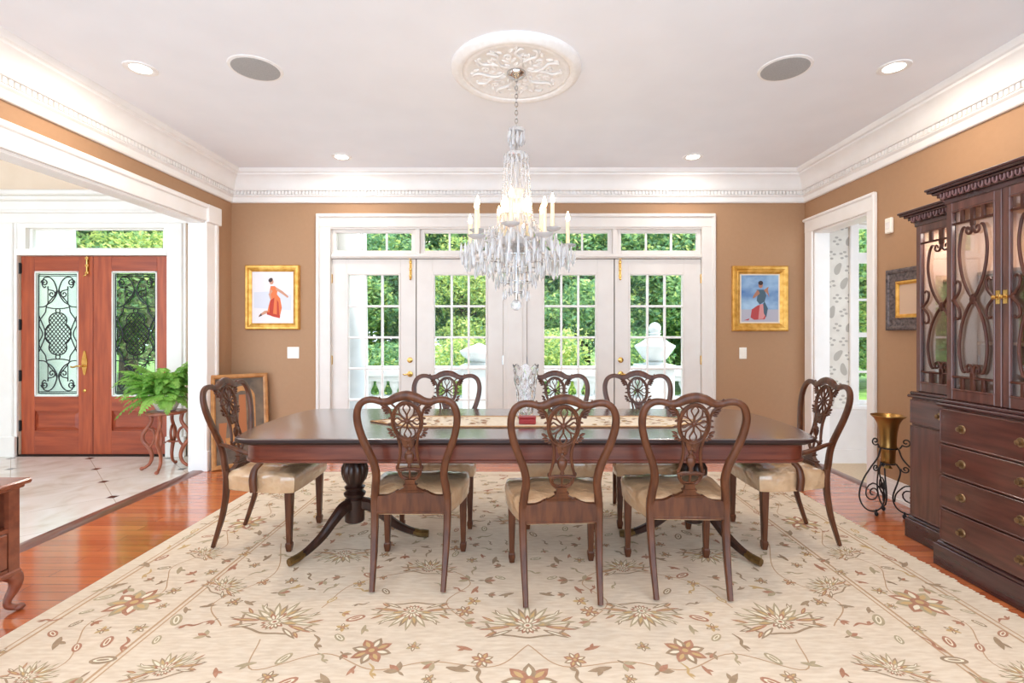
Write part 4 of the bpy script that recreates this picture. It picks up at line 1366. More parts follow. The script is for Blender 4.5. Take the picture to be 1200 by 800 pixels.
# ------------------------------------------------------------------ breakfront china cabinet on the right wall (front faces -X)
def hutch():
    xw = XR - 0.03
    t = thing('china_cabinet', 'tall dark mahogany breakfront china cabinet with fretwork glass doors and drawers', 'cabinet', (2.75, 2.5, 0))
    HV, HH, HD = M['hutch_v'], M['hutch'], M['hutch_dark']
    # sections: (x front of base, x front of upper, y far, y near, top)
    SECS = [('side', 2.60, 2.625, 3.33, 2.93, 2.06), ('centre', 2.46, 2.485, 2.93, 2.25, 2.105), ('side', 2.60, 2.625, 2.25, 1.85, 2.06)]
    # base carcass
    b = MB()
    for k, xb_, xu, ya, yn, top in SECS:
        b.box(xb_, xw, yn, ya, 0.10, 0.93)
    b.build('base_case', HV, t, None)
    b = MB()
    for k, xb_, xu, ya, yn, top in SECS:
        e = 0.028
        yy0, yy1 = yn - (e if k == 'centre' else (e if ya < 2.5 else 0)), ya + (e if k == 'centre' or ya > 3 else 0)
        b.bbox(xb_ - e, xw, yy0, yy1, 0.0, 0.125, 0.004)
        b.bbox(xb_ - e * 0.6, xw, yy0 + 0.01, yy1 - 0.01, 0.12, 0.145, 0.008)
    b.build('plinth', HD, t, 30)
    b = MB()
    for k, xb_, xu, ya, yn, top in SECS:
        e = 0.02
        yy0, yy1 = yn - (e if k == 'centre' else (e if ya < 2.5 else 0)), ya + (e if k == 'centre' or ya > 3 else 0)
        b.bbox(xb_ - e, xw, yy0, yy1, 0.925, 0.945, 0.006)
        b.bbox(xb_ - e * 0.4, xw, yy0 + 0.008, yy1 - 0.008, 0.944, 0.965, 0.006)
    b.build('counter', HD, t, 30)
    def knob(parent, x, y, z, r=0.021):
        kb = MB()
        kb.M = Matrix.Translation((x, y, z)) @ Matrix.Rotation(-pi / 2, 4, 'Y')
        kb.lathe([(r * 1.15, 0), (r * 1.15, 0.004), (r * 1.0, 0.007), (r * 0.85, 0.004), (0.010, 0.005), (0.009, 0.016), (0.013, 0.02), (0.013, 0.026), (0.004, 0.029)], 24)
        kb.build('knob', M['bronze'], parent, 50)
    def drawer(ya, yn, z0, z1, x, knobs, name='drawer'):
        d = MB()
        d.bbox(x - 0.018, x + 0.002, yn + 0.01, ya - 0.01, z0 + 0.005, z1 - 0.005, 0.004)
        g = 0.008
        for r in ((yn + 0.01, ya - 0.01, z0 + 0.005, z0 + 0.005 + g), (yn + 0.01, ya - 0.01, z1 - 0.005 - g, z1 - 0.005), (yn + 0.01, yn + 0.01 + g, z0 + 0.005, z1 - 0.005), (ya - 0.01 - g, ya - 0.01, z0 + 0.005, z1 - 0.005)):
            d.bbox(x - 0.022, x - 0.016, r[0], r[1], r[2], r[3], 0.002)
        o = d.build(name, HH if name == 'drawer' else HV, t, 30)
        for ky in knobs: knob(o, x - 0.018, ky, (z0 + z1) / 2 if name == 'drawer' else z0 + (z1 - z0) * 0.6)
        return o
    zs = [0.15, 0.345, 0.535, 0.715, 0.92]
    for i in range(4):
        drawer(2.93, 2.25, zs[i], zs[i + 1], 2.46, (2.775, 2.445))
    for ya, yn, ks in ((3.33, 2.93, (3.085,)), (2.25, 1.85, (2.05,))):
        drawer(ya, yn, 0.755, 0.92, 2.60, ks)
        drawer(ya, yn, 0.15, 0.75, 2.60, (), 'cupboard_door')
    # upper carcass: back, ends, top, shelves
    b = MB()
    for k, xb_, xu, ya, yn, top in SECS:
        b.box(xu + 0.02, xw, ya - 0.02, ya, 0.965, top).box(xu + 0.02, xw, yn, yn + 0.02, 0.965, top)
        b.box(xu + 0.02, xw, yn, ya, top - 0.03, top)
    b.box(2.485 + 0.02, 2.625 + 0.02, 2.91, 2.93, 0.965, 2.105).box(2.505, 2.645, 2.25, 2.27, 0.965, 2.105)
    b.mat(1)
    for k, xb_, xu, ya, yn, top in SECS:
        b.box(xw - 0.015, xw, yn + 0.02, ya - 0.02, 0.965, top - 0.03).box(xu + 0.04, xw, ya - 0.024, ya - 0.019, 0.965, top - 0.03).box(xu + 0.04, xw, yn + 0.019, yn + 0.024, 0.965, top - 0.03).box(xu + 0.04, xw, yn + 0.02, ya - 0.02, 0.966, 0.975)
        b.mat(1)
    b.build('upper_case', [HV, M['hutch_back']], t, None)
    for k, xb_, xu, ya, yn, top in SECS:
        for zz in (1.28, 1.68):
            MB().bbox(xu + 0.16, xw - 0.015, yn + 0.02, ya - 0.02, zz, zz + 0.02, 0.003).build('shelf', M['hutch_shelf'], t, None)
    for yy, xx in ((3.12, 2.85), (2.59, 2.8), (2.05, 2.85)):  # area lights added to brighten the dark cabinet interior
        L = bpy.data.lights.new('cabinet_fill_light', 'AREA')
        L.shape = 'RECTANGLE'; L.size = 0.2; L.size_y = 0.25
        L.energy = 3.5
        L.color = (1.0, 0.9, 0.8)
        lo = bpy.data.objects.new('cabinet_fill_light', L)
        COL.objects.link(lo)
        lo.parent = t
        lo.location = V((xx - 0.03, yy, 2.02)) - t.location
    # doors with fretwork
    def door(ya, yn, z0, z1, xf, kn):
        st = 0.042
        d = MB()
        w = 0.02
        for r in ((yn + 0.003, yn + st, z0, z1), (ya - st, ya - 0.003, z0, z1), (yn + st, ya - st, z0, z0 + st + 0.02), (yn + st, ya - st, z1 - st - 0.012, z1)):
            d.bbox(xf, xf + w, r[0], r[1], r[2], r[3], 0.003)
        g0, g1, h0, h1 = yn + st, ya - st, z0 + st + 0.02, z1 - st - 0.012
        for r in ((g0 - 0.006, g0 + 0.004, h0, h1), (g1 - 0.004, g1 + 0.006, h0, h1), (g0, g1, h0 - 0.006, h0 + 0.004), (g0, g1, h1 - 0.004, h1 + 0.006)):
            d.bbox(xf - 0.005, xf + 0.01, r[0], r[1], r[2], r[3], 0.003)
        o = d.build('cabinet_door', HV, t, 30)
        MB().box(xf + 0.014, xf + 0.017, g0, g1, h0, h1).build('pane', M['pane_hutch'], o)
        f = MB()
        yc_, hw_ = (g0 + g1) / 2, (g1 - g0) / 2
        hh_ = h1 - h0
        zc_ = h0 + hh_ * 0.5
        S = rect(0.012, 0.016, 0.3)
        def P(u, v): return (xf + 0.004, yc_ + u * hw_, zc_ + v * hh_ / 2)
        def sw(pts, n=6, sc=None): f.sweep(cr([P(*p) for p in pts], n), S, (1, 0, 0), sc)
        for sv in (-1, 1):
            for su in (-1, 1):
                sw([(0, 0), (su * 0.24, sv * 0.09), (su * 0.5, sv * 0.25), (su * 0.63, sv * 0.42), (su * 0.66, sv * 0.56), (su * 0.58, sv * 0.72), (su * 0.48, sv * 0.79), (su * 0.40, sv * 0.80)])
                # scroll turned to the middle
                sw([(su * 0.02, sv * 0.87), (su * 0.04, sv * 0.76), (su * 0.16, sv * 0.715), (su * 0.3, sv * 0.74), (su * 0.28, sv * 0.79), (su * 0.18, sv * 0.785), (su * 0.17, sv * 0.755)], 5, [1, 1, 0.9, 0.8, 0.7, 0.6])
                f.bbox(xf - 0.004, xf + 0.012, *sorted((yc_ + su * hw_ * 0.58, yc_ + su * hw_ * 0.42)), *sorted((zc_ + sv * hh_ / 2 * 0.86, zc_ + sv * hh_ / 2)), 0.003)
            sw([(-1, sv * 0.86), (-0.5, sv * 0.86), (0, sv * 0.86), (0.5, sv * 0.86), (1, sv * 0.86)], 2)
            f.bbox(xf - 0.004, xf + 0.012, yc_ - hw_ * 0.1, yc_ + hw_ * 0.1, *sorted((zc_ + sv * hh_ / 2 * 0.8, zc_ + sv * hh_ / 2)), 0.003)
        for su in (-1, 1):
            sw([(su * 0.98, 0.0), (su * 0.8, 0.045), (su * 0.66, 0.10), (su * 0.62, 0.18), (su * 0.74, 0.215), (su * 0.84, 0.19)], 5, [1.2, 1, 0.9, 0.9, 0.8, 0.8])
            sw([(su * 0.98, 0.0), (su * 0.8, -0.045), (su * 0.66, -0.10), (su * 0.62, -0.18), (su * 0.74, -0.215), (su * 0.84, -0.19)], 5, [1.2, 1, 0.9, 0.9, 0.8, 0.8])
            f.ball(P(su * 0.93, 0), (0.009, 0.014, 0.014), 8, 5)
        f.ball(P(0, 0), (0.012, 0.02, 0.024), 10, 6)
        f.ball(P(0, 0.035), (0.01, 0.012, 0.012), 8, 5).ball(P(0, -0.035), (0.01, 0.012, 0.012), 8, 5)
        f.build('fretwork', M['fret'], o, 40)
        if kn is not None:
            k2 = MB()
            k2.M = Matrix.Translation((xf, kn, zc_ + 0.0)) @ Matrix.Rotation(-pi / 2, 4, 'Y')
            k2.lathe([(0.014, 0), (0.013, 0.004), (0.005, 0.007), (0.005, 0.018), (0.011, 0.022), (0.012, 0.028), (0.004, 0.034)], 16)
            k2.at()
            k2.prism([(kn - 0.011, zc_ - 0.035), (kn + 0.011, zc_ - 0.035), (kn + 0.011, zc_ + 0.035), (kn - 0.011, zc_ + 0.035)], xf - 0.003, xf, 'X')
            k2.build('knob', M['brass'], o, 50)
    door(3.33, 2.93, 0.967, 2.055, 2.625, None)
    door(2.93, 2.59, 0.967, 2.095, 2.485, 2.61)
    door(2.59, 2.25, 0.967, 2.095, 2.485, 2.57)
    door(2.25, 1.85, 0.967, 2.055, 2.625, None)
    # cornices
    for k, xb_, xu, ya, yn, top in SECS:
        b = MB()
        y_far = ya if (k == 'centre' or ya > 3) else 2.25 - 0.0
        e1 = 1 if (k == 'centre' or ya > 3) else 0
        e0 = 1 if (k == 'centre' or ya < 2.5) else 0
        for (e, z0, z1, bv) in ((0.006, -0.012, 0.02, 0.004), (0.022, 0.018, 0.034, 0.006), (0.03, 0.034, 0.052, 0.002), (0.05, 0.052, 0.068, 0.008), (0.066, 0.066, 0.082, 0.006), (0.072, 0.08, 0.094, 0.004)):
            b.bbox(xu - e, xw, yn - e * e0, ya + e * e1, top + z0, top + z1, bv)
        # looped dentils: little arches
        n = int((ya - yn) / 0.04)
        b.mat(1)
        for i in range(n):
            y = yn + (ya - yn) * (i + 0.5) / n
            pth = [(xu - 0.034, y - 0.011, top + 0.05), (xu - 0.034, y - 0.010, top + 0.03), (xu - 0.034, y, top + 0.020), (xu - 0.034, y + 0.010, top + 0.03), (xu - 0.034, y + 0.011, top + 0.05)]
            b.sweep(cr(pth, 3), rect(0.007, 0.014, 0.3), (1, 0, 0))
        if e1:
            m = int((xw - xu) / 0.04)
            for i in range(m):
                x = xu + (xw - xu) * (i + 0.5) / m
                pth = [(x - 0.011, ya + 0.034, top + 0.05), (x - 0.010, ya + 0.034, top + 0.03), (x, ya + 0.034, top + 0.02), (x + 0.010, ya + 0.034, top + 0.03), (x + 0.011, ya + 0.034, top + 0.05)]
                b.sweep(cr(pth, 3), rect(0.007, 0.014, 0.3), (0, 1, 0))
        b.build('cornice', [HD, M['hutch_loop']], t, 30)
M['hutch_shelf'] = noisy('cabinet_shelf', lin(176, 146, 126), lin(186, 156, 136), (4, 4, 4), 0.4)
M['hutch_loop'] = wood('cornice_loop', lin(120, 84, 84), lin(140, 100, 98), (20, 20, 20), 0.25, 0.5)
hutch()
# ------------------------------------------------------------------ ceiling medallion and fixtures
CX, CY = -0.016, 3.25
def medallion():
    b = MB()
    b.lathe([(0.06, 3.028), (0.30, 3.028), (0.315, 3.018), (0.335, 3.018), (0.345, 3.028), (0.35, 3.012), (0.372, 3.004), (0.392, 3.008), (0.402, 3.02), (0.412, 3.024), (0.418, 3.036), (0.418, 3.05)], 72, CX, CY)
    z = 3.028
    for k in range(12):
        a = TAU * k / 12
        def P(r, da, dz=0.0): return (CX + r * cos(a + da), CY + r * sin(a + da), z + dz)
        s = 1 if k % 2 else -1
        b.sweep(cr([P(0.08, 0, -0.004), P(0.13, s * 0.28, -0.008), P(0.19, s * 0.12, -0.008), P(0.24, -s * 0.02, -0.008), P(0.285, s * 0.08, -0.006), P(0.28, s * 0.16, -0.004)], 4), rect(0.02, 0.016, 0.4), (0, 0, 1), [0.6, 1, 1, 1, 0.9, 0.6])
        for (r, da, sz) in ((0.155, -s * 0.1, 0.03), (0.215, s * 0.16, 0.024), (0.26, -s * 0.12, 0.026), (0.11, s * 0.0, 0.022), (0.285, s * 0.0, 0.018)):
            p = P(r, da)
            b.M = Matrix.Translation(p) @ Matrix.Rotation(a + s * 0.6, 4, 'Z')
            b.ball((0, 0, 0), (sz, sz * 0.45, 0.012), 8, 6)
        b.at()
        p = P(0.20, 0.26)
        b.torus((p[0], p[1], z - 0.003), 0.02, 0.008, (0, 0, 1), 12, 6)
        b.ball((p[0], p[1], z - 0.002), (0.008, 0.008, 0.008), 8, 5)
    tag(b.build('ceiling_medallion', M['plaster'], smooth=50, origin=(CX, CY, 3.05)), 'round white plaster medallion with leaf relief above the chandelier', 'ceiling medallion')
medallion()

def speaker(x, y, label):
    b = MB().lathe([(0.11, 3.044), (0.146, 3.042), (0.16, 3.045), (0.163, 3.05)], 48, x, y)
    o = tag(b.build('ceiling_speaker', M['plaster'], smooth=40, origin=(x, y, 3.05)), label, 'speaker', 'round ceiling speakers')
    MB().lathe([(0.002, 3.038), (0.12, 3.039), (0.142, 3.0405), (0.145, 3.044)], 48, x, y).build('grille', M['speaker'], o, 40)
speaker(-1.69, 3.235, 'round grey ceiling speaker on the foyer side of the medallion')
speaker(1.71, 3.235, 'round grey ceiling speaker on the cabinet side of the medallion')

def downlight(x, y, label, power=30, col=(1.0, 0.92, 0.82)):
    b = MB().lathe([(0.06, 3.046), (0.085, 3.04), (0.094, 3.044), (0.095, 3.05)], 40, x, y)
    o = tag(b.build('recessed_downlight', M['plaster'], smooth=40, origin=(x, y, 3.05)), label, 'downlight', 'recessed ceiling downlights')
    MB().lathe([(0.002, 3.040), (0.05, 3.041), (0.062, 3.046)], 32, x, y).build('lamp', M['lamp'], o, 40)
    L = bpy.data.lights.new('downlight_beam', 'AREA')
    L.shape = 'DISK'
    L.size = 0.12
    L.energy = power
    L.color = col
    lo = bpy.data.objects.new('downlight_beam', L)
    COL.objects.link(lo)
    lo.parent = o
    lo.location = (0, 0, -0.02)
P_DL = 6
downlight(-2.43, 3.235, 'lit recessed downlight near the molding above the foyer opening', 13, (1.0, 0.86, 0.70))
downlight(2.40, 3.22, 'lit recessed downlight near the molding above the china cabinet', 13, (1.0, 0.86, 0.70))
downlight(-1.71, 4.857, 'small lit recessed downlight in front of the first french door', P_DL)
downlight(1.68, 4.857, 'small lit recessed downlight in front of the fourth french door', P_DL)
for (x, y) in ((-1.7, 1.5), (1.7, 1.5), (-1.7, 0.0), (1.7, 0.0)):  # out of view, extra downlights added to light the room
    downlight(x, y, 'extra unseen downlight added in the front half of the ceiling', P_DL)

# ------------------------------------------------------------------ chandelier
def chandelier():
    t = thing('chandelier', 'lit crystal chandelier with candle lamps hanging over the table', 'chandelier', (CX, CY, 3.02))
    G, C = M['crystal'], M['chrome']
    MB().lathe([(0.062, 3.03), (0.062, 3.018), (0.05, 3.002), (0.03, 2.992), (0.012, 2.985), (0.01, 2.97)], 32, CX, CY).build('canopy', C, t, 40)
    b = MB()
    z = 2.968
    k = 0
    while z > 2.665:
        L = 0.026
        path = []
        for i in range(14):
            a = TAU * i / 14
            u, w = 0.0095 * cos(a), L * sin(a) * 0.62
            path.append((CX + (u if k % 2 else 0), CY + (0 if k % 2 else u), z - 0.012 + w))
        b.tube(path, 0.0028, 6, None, True)
        z -= 0.0265
        k += 1
    b.build('chain', C, t, 60)
    MB().lathe([(0.008, 2.665), (0.008, 2.5), (0.012, 2.48), (0.012, 1.58), (0.006, 1.54)], 12, CX, CY).build('stem', C, t, 40)
    # glass trunk
    b = MB().lathe([(0.02, 2.47), (0.045, 2.44), (0.03, 2.40), (0.022, 2.34), (0.035, 2.30), (0.055, 2.27), (0.035, 2.235), (0.03, 2.21), (0.055, 2.19), (0.085, 2.15), (0.085, 2.11), (0.055, 2.07), (0.04, 2.05), (0.03, 2.0), (0.06, 1.97), (0.07, 1.95), (0.05, 1.92), (0.03, 1.88), (0.022, 1.86)], 24, CX, CY, 0, lambda a, z: 1 + 0.05 * cos(12 * a))
    b.build('glass_trunk', G, t, 30)
    MB().ball((CX, CY, 1.53), 0.036, 14, 9).build('ball_finial', G, t, 20)
    # dishes / crowns
    def dish(name, z, r, h=0.014):
        vs = []
        MB().lathe([(0.012, z), (r * 0.5, z - h * 0.3), (r * 0.85, z), (r, z + h), (r * 0.97, z + h * 1.2), (r * 0.8, z + h * 0.35), (0.012, z + 0.006)], 32, CX, CY, 0, None).build(name, G, t, 40)
    dish('crown_dish', 2.645, 0.055)
    dish('crown_dish', 2.485, 0.078)
    dish('drip_bowl', 1.905, 0.15, 0.04)
    # candle arms
    drops = []
    arms = []
    for k in range(10):
        a = TAU * (k + 0.3) / 10
        up = k % 2
        R = 0.345 if not up else 0.25
        dz = 0.0 if not up else 0.075
        c, s = cos(a), sin(a)
        def P(r, z): return (CX + r * c, CY + r * s, z)
        b = MB()
        b.tube(cr([P(0.04, 1.93 + dz), P(0.09, 1.96 + dz), P(0.16, 1.91 + dz), P(R * 0.72, 1.83 + dz), P(R * 0.93, 1.84 + dz), P(R, 1.895 + dz), P(R, 1.915 + dz)], 6), 0.0075, 8)
        arm_ = b.build('arm', G, t, 60)
        zb = 1.915 + dz
        n = MB().lathe([(0.008, zb - 0.01), (0.025, zb - 0.004), (0.05, zb + 0.008), (0.054, zb + 0.016), (0.048, zb + 0.012), (0.02, zb + 0.004), (0.016, zb + 0.02), (0.012, zb + 0.025)], 20, CX + R * c, CY + R * s)
        n.build('bobeche', G, arm_, 40)
        MB().lathe([(0.0125, zb + 0.01), (0.0125, zb + 0.165), (0.009, zb + 0.17)], 14, CX + R * c, CY + R * s).build('candle', M['candle'], arm_, 40)
        MB().lathe([(0.006, zb + 0.17), (0.0125, zb + 0.182), (0.014, zb + 0.194), (0.009, zb + 0.214), (0.003, zb + 0.232), (0.001, zb + 0.236)], 12, CX + R * c, CY + R * s).build('flame_bulb', M['bulb'], arm_, 60)
        for q in range(5):
            aa = a + TAU * (q + 0.5) / 5
            drops.append((CX + R * c + 0.05 * cos(aa), CY + R * s + 0.05 * sin(aa), zb + 0.004, 1.3))
        arms.append((a, R, zb))
    # inner lamps glowing in the trunk
    for k in range(4):
        a = TAU * (k + 0.5) / 4
        x, y = CX + 0.10 * cos(a), CY + 0.10 * sin(a)
        n = MB().lathe([(0.011, 1.95), (0.011, 2.12), (0.009, 2.125)], 12, x, y)
        o = n.build('candle', M['candle'], t, 40)
        MB().lathe([(0.008, 2.125), (0.022, 2.142), (0.026, 2.165), (0.018, 2.19), (0.004, 2.212)], 12, x, y).build('flame_bulb', M['bulb'], o, 60)
    # drop rings under the bowls
    for (z, r, n, sc) in ((1.90, 0.15, 10, 1.4), (1.83, 0.215, 14, 1.5), (1.755, 0.16, 12, 1.5), (1.675, 0.105, 9, 1.4), (1.61, 0.055, 5, 1.2)):
        for k in range(n):
            a = TAU * (k + 0.5 * (n % 2)) / n
            drops.append((CX + r * cos(a), CY + r * sin(a), z, sc))
    # wire hoops carrying them
    for (z, r) in ((1.832, 0.215), (1.757, 0.16), (1.677, 0.105), (1.612, 0.055), (2.105, 0.105)):
        MB().torus((CX, CY, z), r, 0.0035, (0, 0, 1), 32, 6).build('hoop', C, t, 60)
    def drop_mb():
        b = MB()
        b.ball((0, 0, -0.008), 0.007, 8, 5)
        n = 6
        prof = [(0.003, -0.015), (0.008, -0.024), (0.0125, -0.055), (0.009, -0.075), (0.001, -0.086)]
        b.lathe(prof, n)
        return b
    first = drop_mb().build('crystal_drop', G, t, None)
    first.location = V(drops[0][:3]) - t.location
    rd = random.Random(2)
    for i, (x, y, z, s) in enumerate(drops):
        o = first if i == 0 else first.copy()
        if i:
            COL.objects.link(o)
            o.parent = t
        o.location = V((x, y, z)) - t.location
        o.rotation_euler = (0, 0, rd.uniform(0, TAU))
        o.scale = (s, s, s * rd.uniform(0.92, 1.1))
    # strands of beads falling from the upper crown, then swags out to the arms
    def strand(pts, r=0.0062, gap=0.0135):
        b = MB()
        path = cr(pts, 10)
        d = 0
        last = path[0]
        b.ball(path[0], r, 6, 4)
        for p in path[1:]:
            seg = (p - last).length
            while d + seg >= gap:
                f = (gap - d) / seg
                last = last + (p - last) * f
                b.ball(last, r, 6, 4)
                seg = (p - last).length
                d = 0
            d += seg
            last = p
        b.build('bead_strand', G, t, None)
    for k in range(16):
        a = TAU * k / 16
        c, s = cos(a), sin(a)
        strand([(CX + r * c, CY + r * s, z) for r, z in ((0.075, 2.495), (0.083, 2.38), (0.09, 2.24), (0.105, 2.11))])
    for k, (a, R, zb) in enumerate(arms):
        c, s = cos(a), sin(a)
        strand([(CX + r * c, CY + r * s, z) for r, z in ((0.105, 2.105), (0.105 + (R - 0.16) * 0.35, 2.01), (0.105 + (R - 0.16) * 0.75, 1.95), (R - 0.048, zb + 0.008))])
        a2, R2, zb2 = arms[(k + 1) % len(arms)]
        p, q = V((CX + R * c, CY + R * s, zb)), V((CX + R2 * cos(a2), CY + R2 * sin(a2), zb2))
        m = (p + q) / 2 + V((0, 0, -0.06))
        strand([p + (m - p).normalized() * 0.05, m, q + (m - q).normalized() * 0.05])
    # small prisms of the top crown and of the upper dish: too many to count
    b = MB()
    for (z, r, n, L) in ((2.648, 0.052, 12, 0.075), (2.60, 0.035, 8, 0.06), (2.48, 0.075, 16, 0.05), (2.09, 0.105, 26, 0.07), (2.04, 0.14, 20, 0.07), (1.95, 0.145, 24, 0.07), (2.0, 0.19, 26, 0.07), (1.97, 0.24, 30, 0.07), (1.93, 0.285, 36, 0.08), (1.90, 0.325, 40, 0.085), (1.885, 0.36, 44, 0.085), (1.85, 0.31, 40, 0.09), (1.84, 0.345, 36, 0.08), (1.80, 0.26, 34, 0.09), (1.87, 0.10, 16, 0.08), (1.79, 0.19, 26, 0.08), (1.72, 0.13, 20, 0.08), (1.64, 0.08, 12, 0.07)):
        for k in range(n):
            a = TAU * (k + 0.25) / n
            rj = r * (1 + 0.05 * sin(k * 7.3 + r * 90)); zj = 0.018 * sin(k * 5.1 + r * 70)
            x, y = CX + rj * cos(a), CY + rj * sin(a)
            b.at(0, 0, zj)
            b.lathe([(0.002, z), (0.0065, z - L * 0.25), (0.0095, z - L * 0.7), (0.001, z - L)], 5, x, y)
    o = b.build('prism_fringe', G, t, None)
    o['kind'] = 'stuff'
chandelier()

# ------------------------------------------------------------------ pictures
def frame_front(b, x0, x1, z0, z1, y, prof):
    """mitred frame: prof = list of (inset from the outer edge, depth toward the room)"""
    k = len(prof)
    vs = []
    for (sx, sz) in ((0, 0), (1, 0), (1, 1), (0, 1)):
        for (e, d) in prof:
            vs.append((x0 + e if sx == 0 else x1 - e, y - d, z0 + e if sz == 0 else z1 - e))
    fs = []
    for c in range(4):
        n = (c + 1) % 4
        for q in range(k - 1):
            fs.append((c * k + q, n * k + q, n * k + q + 1, c * k + q + 1))
    b.add(vs, fs)

def flat(b, pts, y, m):
    b.mat(m)
    a = sum(pts[i][0] * pts[(i + 1) % len(pts)][1] - pts[(i + 1) % len(pts)][0] * pts[i][1] for i in range(len(pts)))
    if a < 0: pts = pts[::-1]
    b.poly([(p[0], y, p[1]) for p in pts])

def ell(cx, cz, rx, rz, rot=0, n=14):
    out = []
    for i in range(n):
        a = TAU * i / n
        u, v = rx * cos(a), rz * sin(a)
        out.append((cx + u * cos(rot) - v * sin(rot), cz + u * sin(rot) + v * cos(rot)))
    return out

def dancer_left():
    x0, x1, z0, z1, y = -2.90, -2.327, 1.386, 2.068, YB
    t = thing('framed_painting', 'gilt framed painting of a dancer in orange on a white ground', 'painting', ((x0 + x1) / 2, y, (z0 + z1) / 2), 'gilt framed dancer paintings')
    b = MB()
    frame_front(b, x0, x1, z0, z1, y, [(0, 0), (0, 0.03), (0.01, 0.04), (0.028, 0.036), (0.032, 0.028), (0.042, 0.03), (0.062, 0.02), (0.068, 0.014), (0.068, 0)])
    b.build('frame', M['gold'], t, 25)
    g0, g1, h0, h1 = x0 + 0.066, x1 - 0.066, z0 + 0.066, z1 - 0.066
    p = MB()
    p.box(g0, g1, y - 0.012, y, h0, h1)
    W_, H_ = g1 - g0, h1 - h0
    def T(pts): return [(g0 + u * W_, h0 + v * H_) for u, v in pts]
    L = [y - 0.0125 - 0.0004 * i for i in range(8)]
    mats = [mat('painting_white_ground', lin(232, 228, 230), 0.7), mat('painting_pale_blue', lin(214, 216, 226), 0.7), mat('painting_orange', lin(226, 120, 70), 0.7), mat('painting_red', lin(190, 62, 44), 0.7), mat('painting_skin', lin(206, 150, 122), 0.7), mat('painting_dark', lin(74, 54, 52), 0.7)]
    flat(p, T([(0.05, 0.3), (0.95, 0.25), (0.95, 0.55), (0.5, 0.62), (0.05, 0.6)]), L[0], 1)
    flat(p, T([(0.45, 0.72), (0.55, 0.72), (0.62, 0.66), (0.6, 0.56), (0.68, 0.48), (0.72, 0.3), (0.66, 0.1), (0.5, 0.13), (0.36, 0.18), (0.4, 0.34), (0.46, 0.5), (0.42, 0.6)]), L[1], 2)
    flat(p, T([(0.44, 0.44), (0.54, 0.5), (0.52, 0.3), (0.5, 0.14), (0.42, 0.16), (0.42, 0.3)]), L[2], 3)
    flat(p, T([(0.6, 0.46), (0.64, 0.4), (0.66, 0.12), (0.6, 0.11)]), L[2], 3)
    flat(p, T([(0.36, 0.22), (0.68, 0.15), (0.67, 0.10), (0.36, 0.17)]), L[3], 3)
    flat(p, T([(0.58, 0.70), (0.74, 0.62), (0.88, 0.52), (0.86, 0.49), (0.72, 0.57), (0.58, 0.64)]), L[2], 4)
    flat(p, T([(0.46, 0.66), (0.40, 0.56), (0.44, 0.46), (0.47, 0.47), (0.45, 0.56), (0.5, 0.62)]), L[3], 4)
    flat(p, T(ell(0.47, 0.8, 0.05, 0.052)), L[3], 4)
    flat(p, T(ell(0.45, 0.835, 0.055, 0.04, 0.4)), L[4], 5)
    flat(p, T([(0.38, 0.2), (0.28, 0.17), (0.16, 0.12), (0.17, 0.16), (0.3, 0.24), (0.37, 0.25)]), L[2], 4)
    flat(p, T([(0.16, 0.12), (0.22, 0.20), (0.24, 0.15)]), L[3], 5)
    p.build('canvas', mats, t, None)
dancer_left()
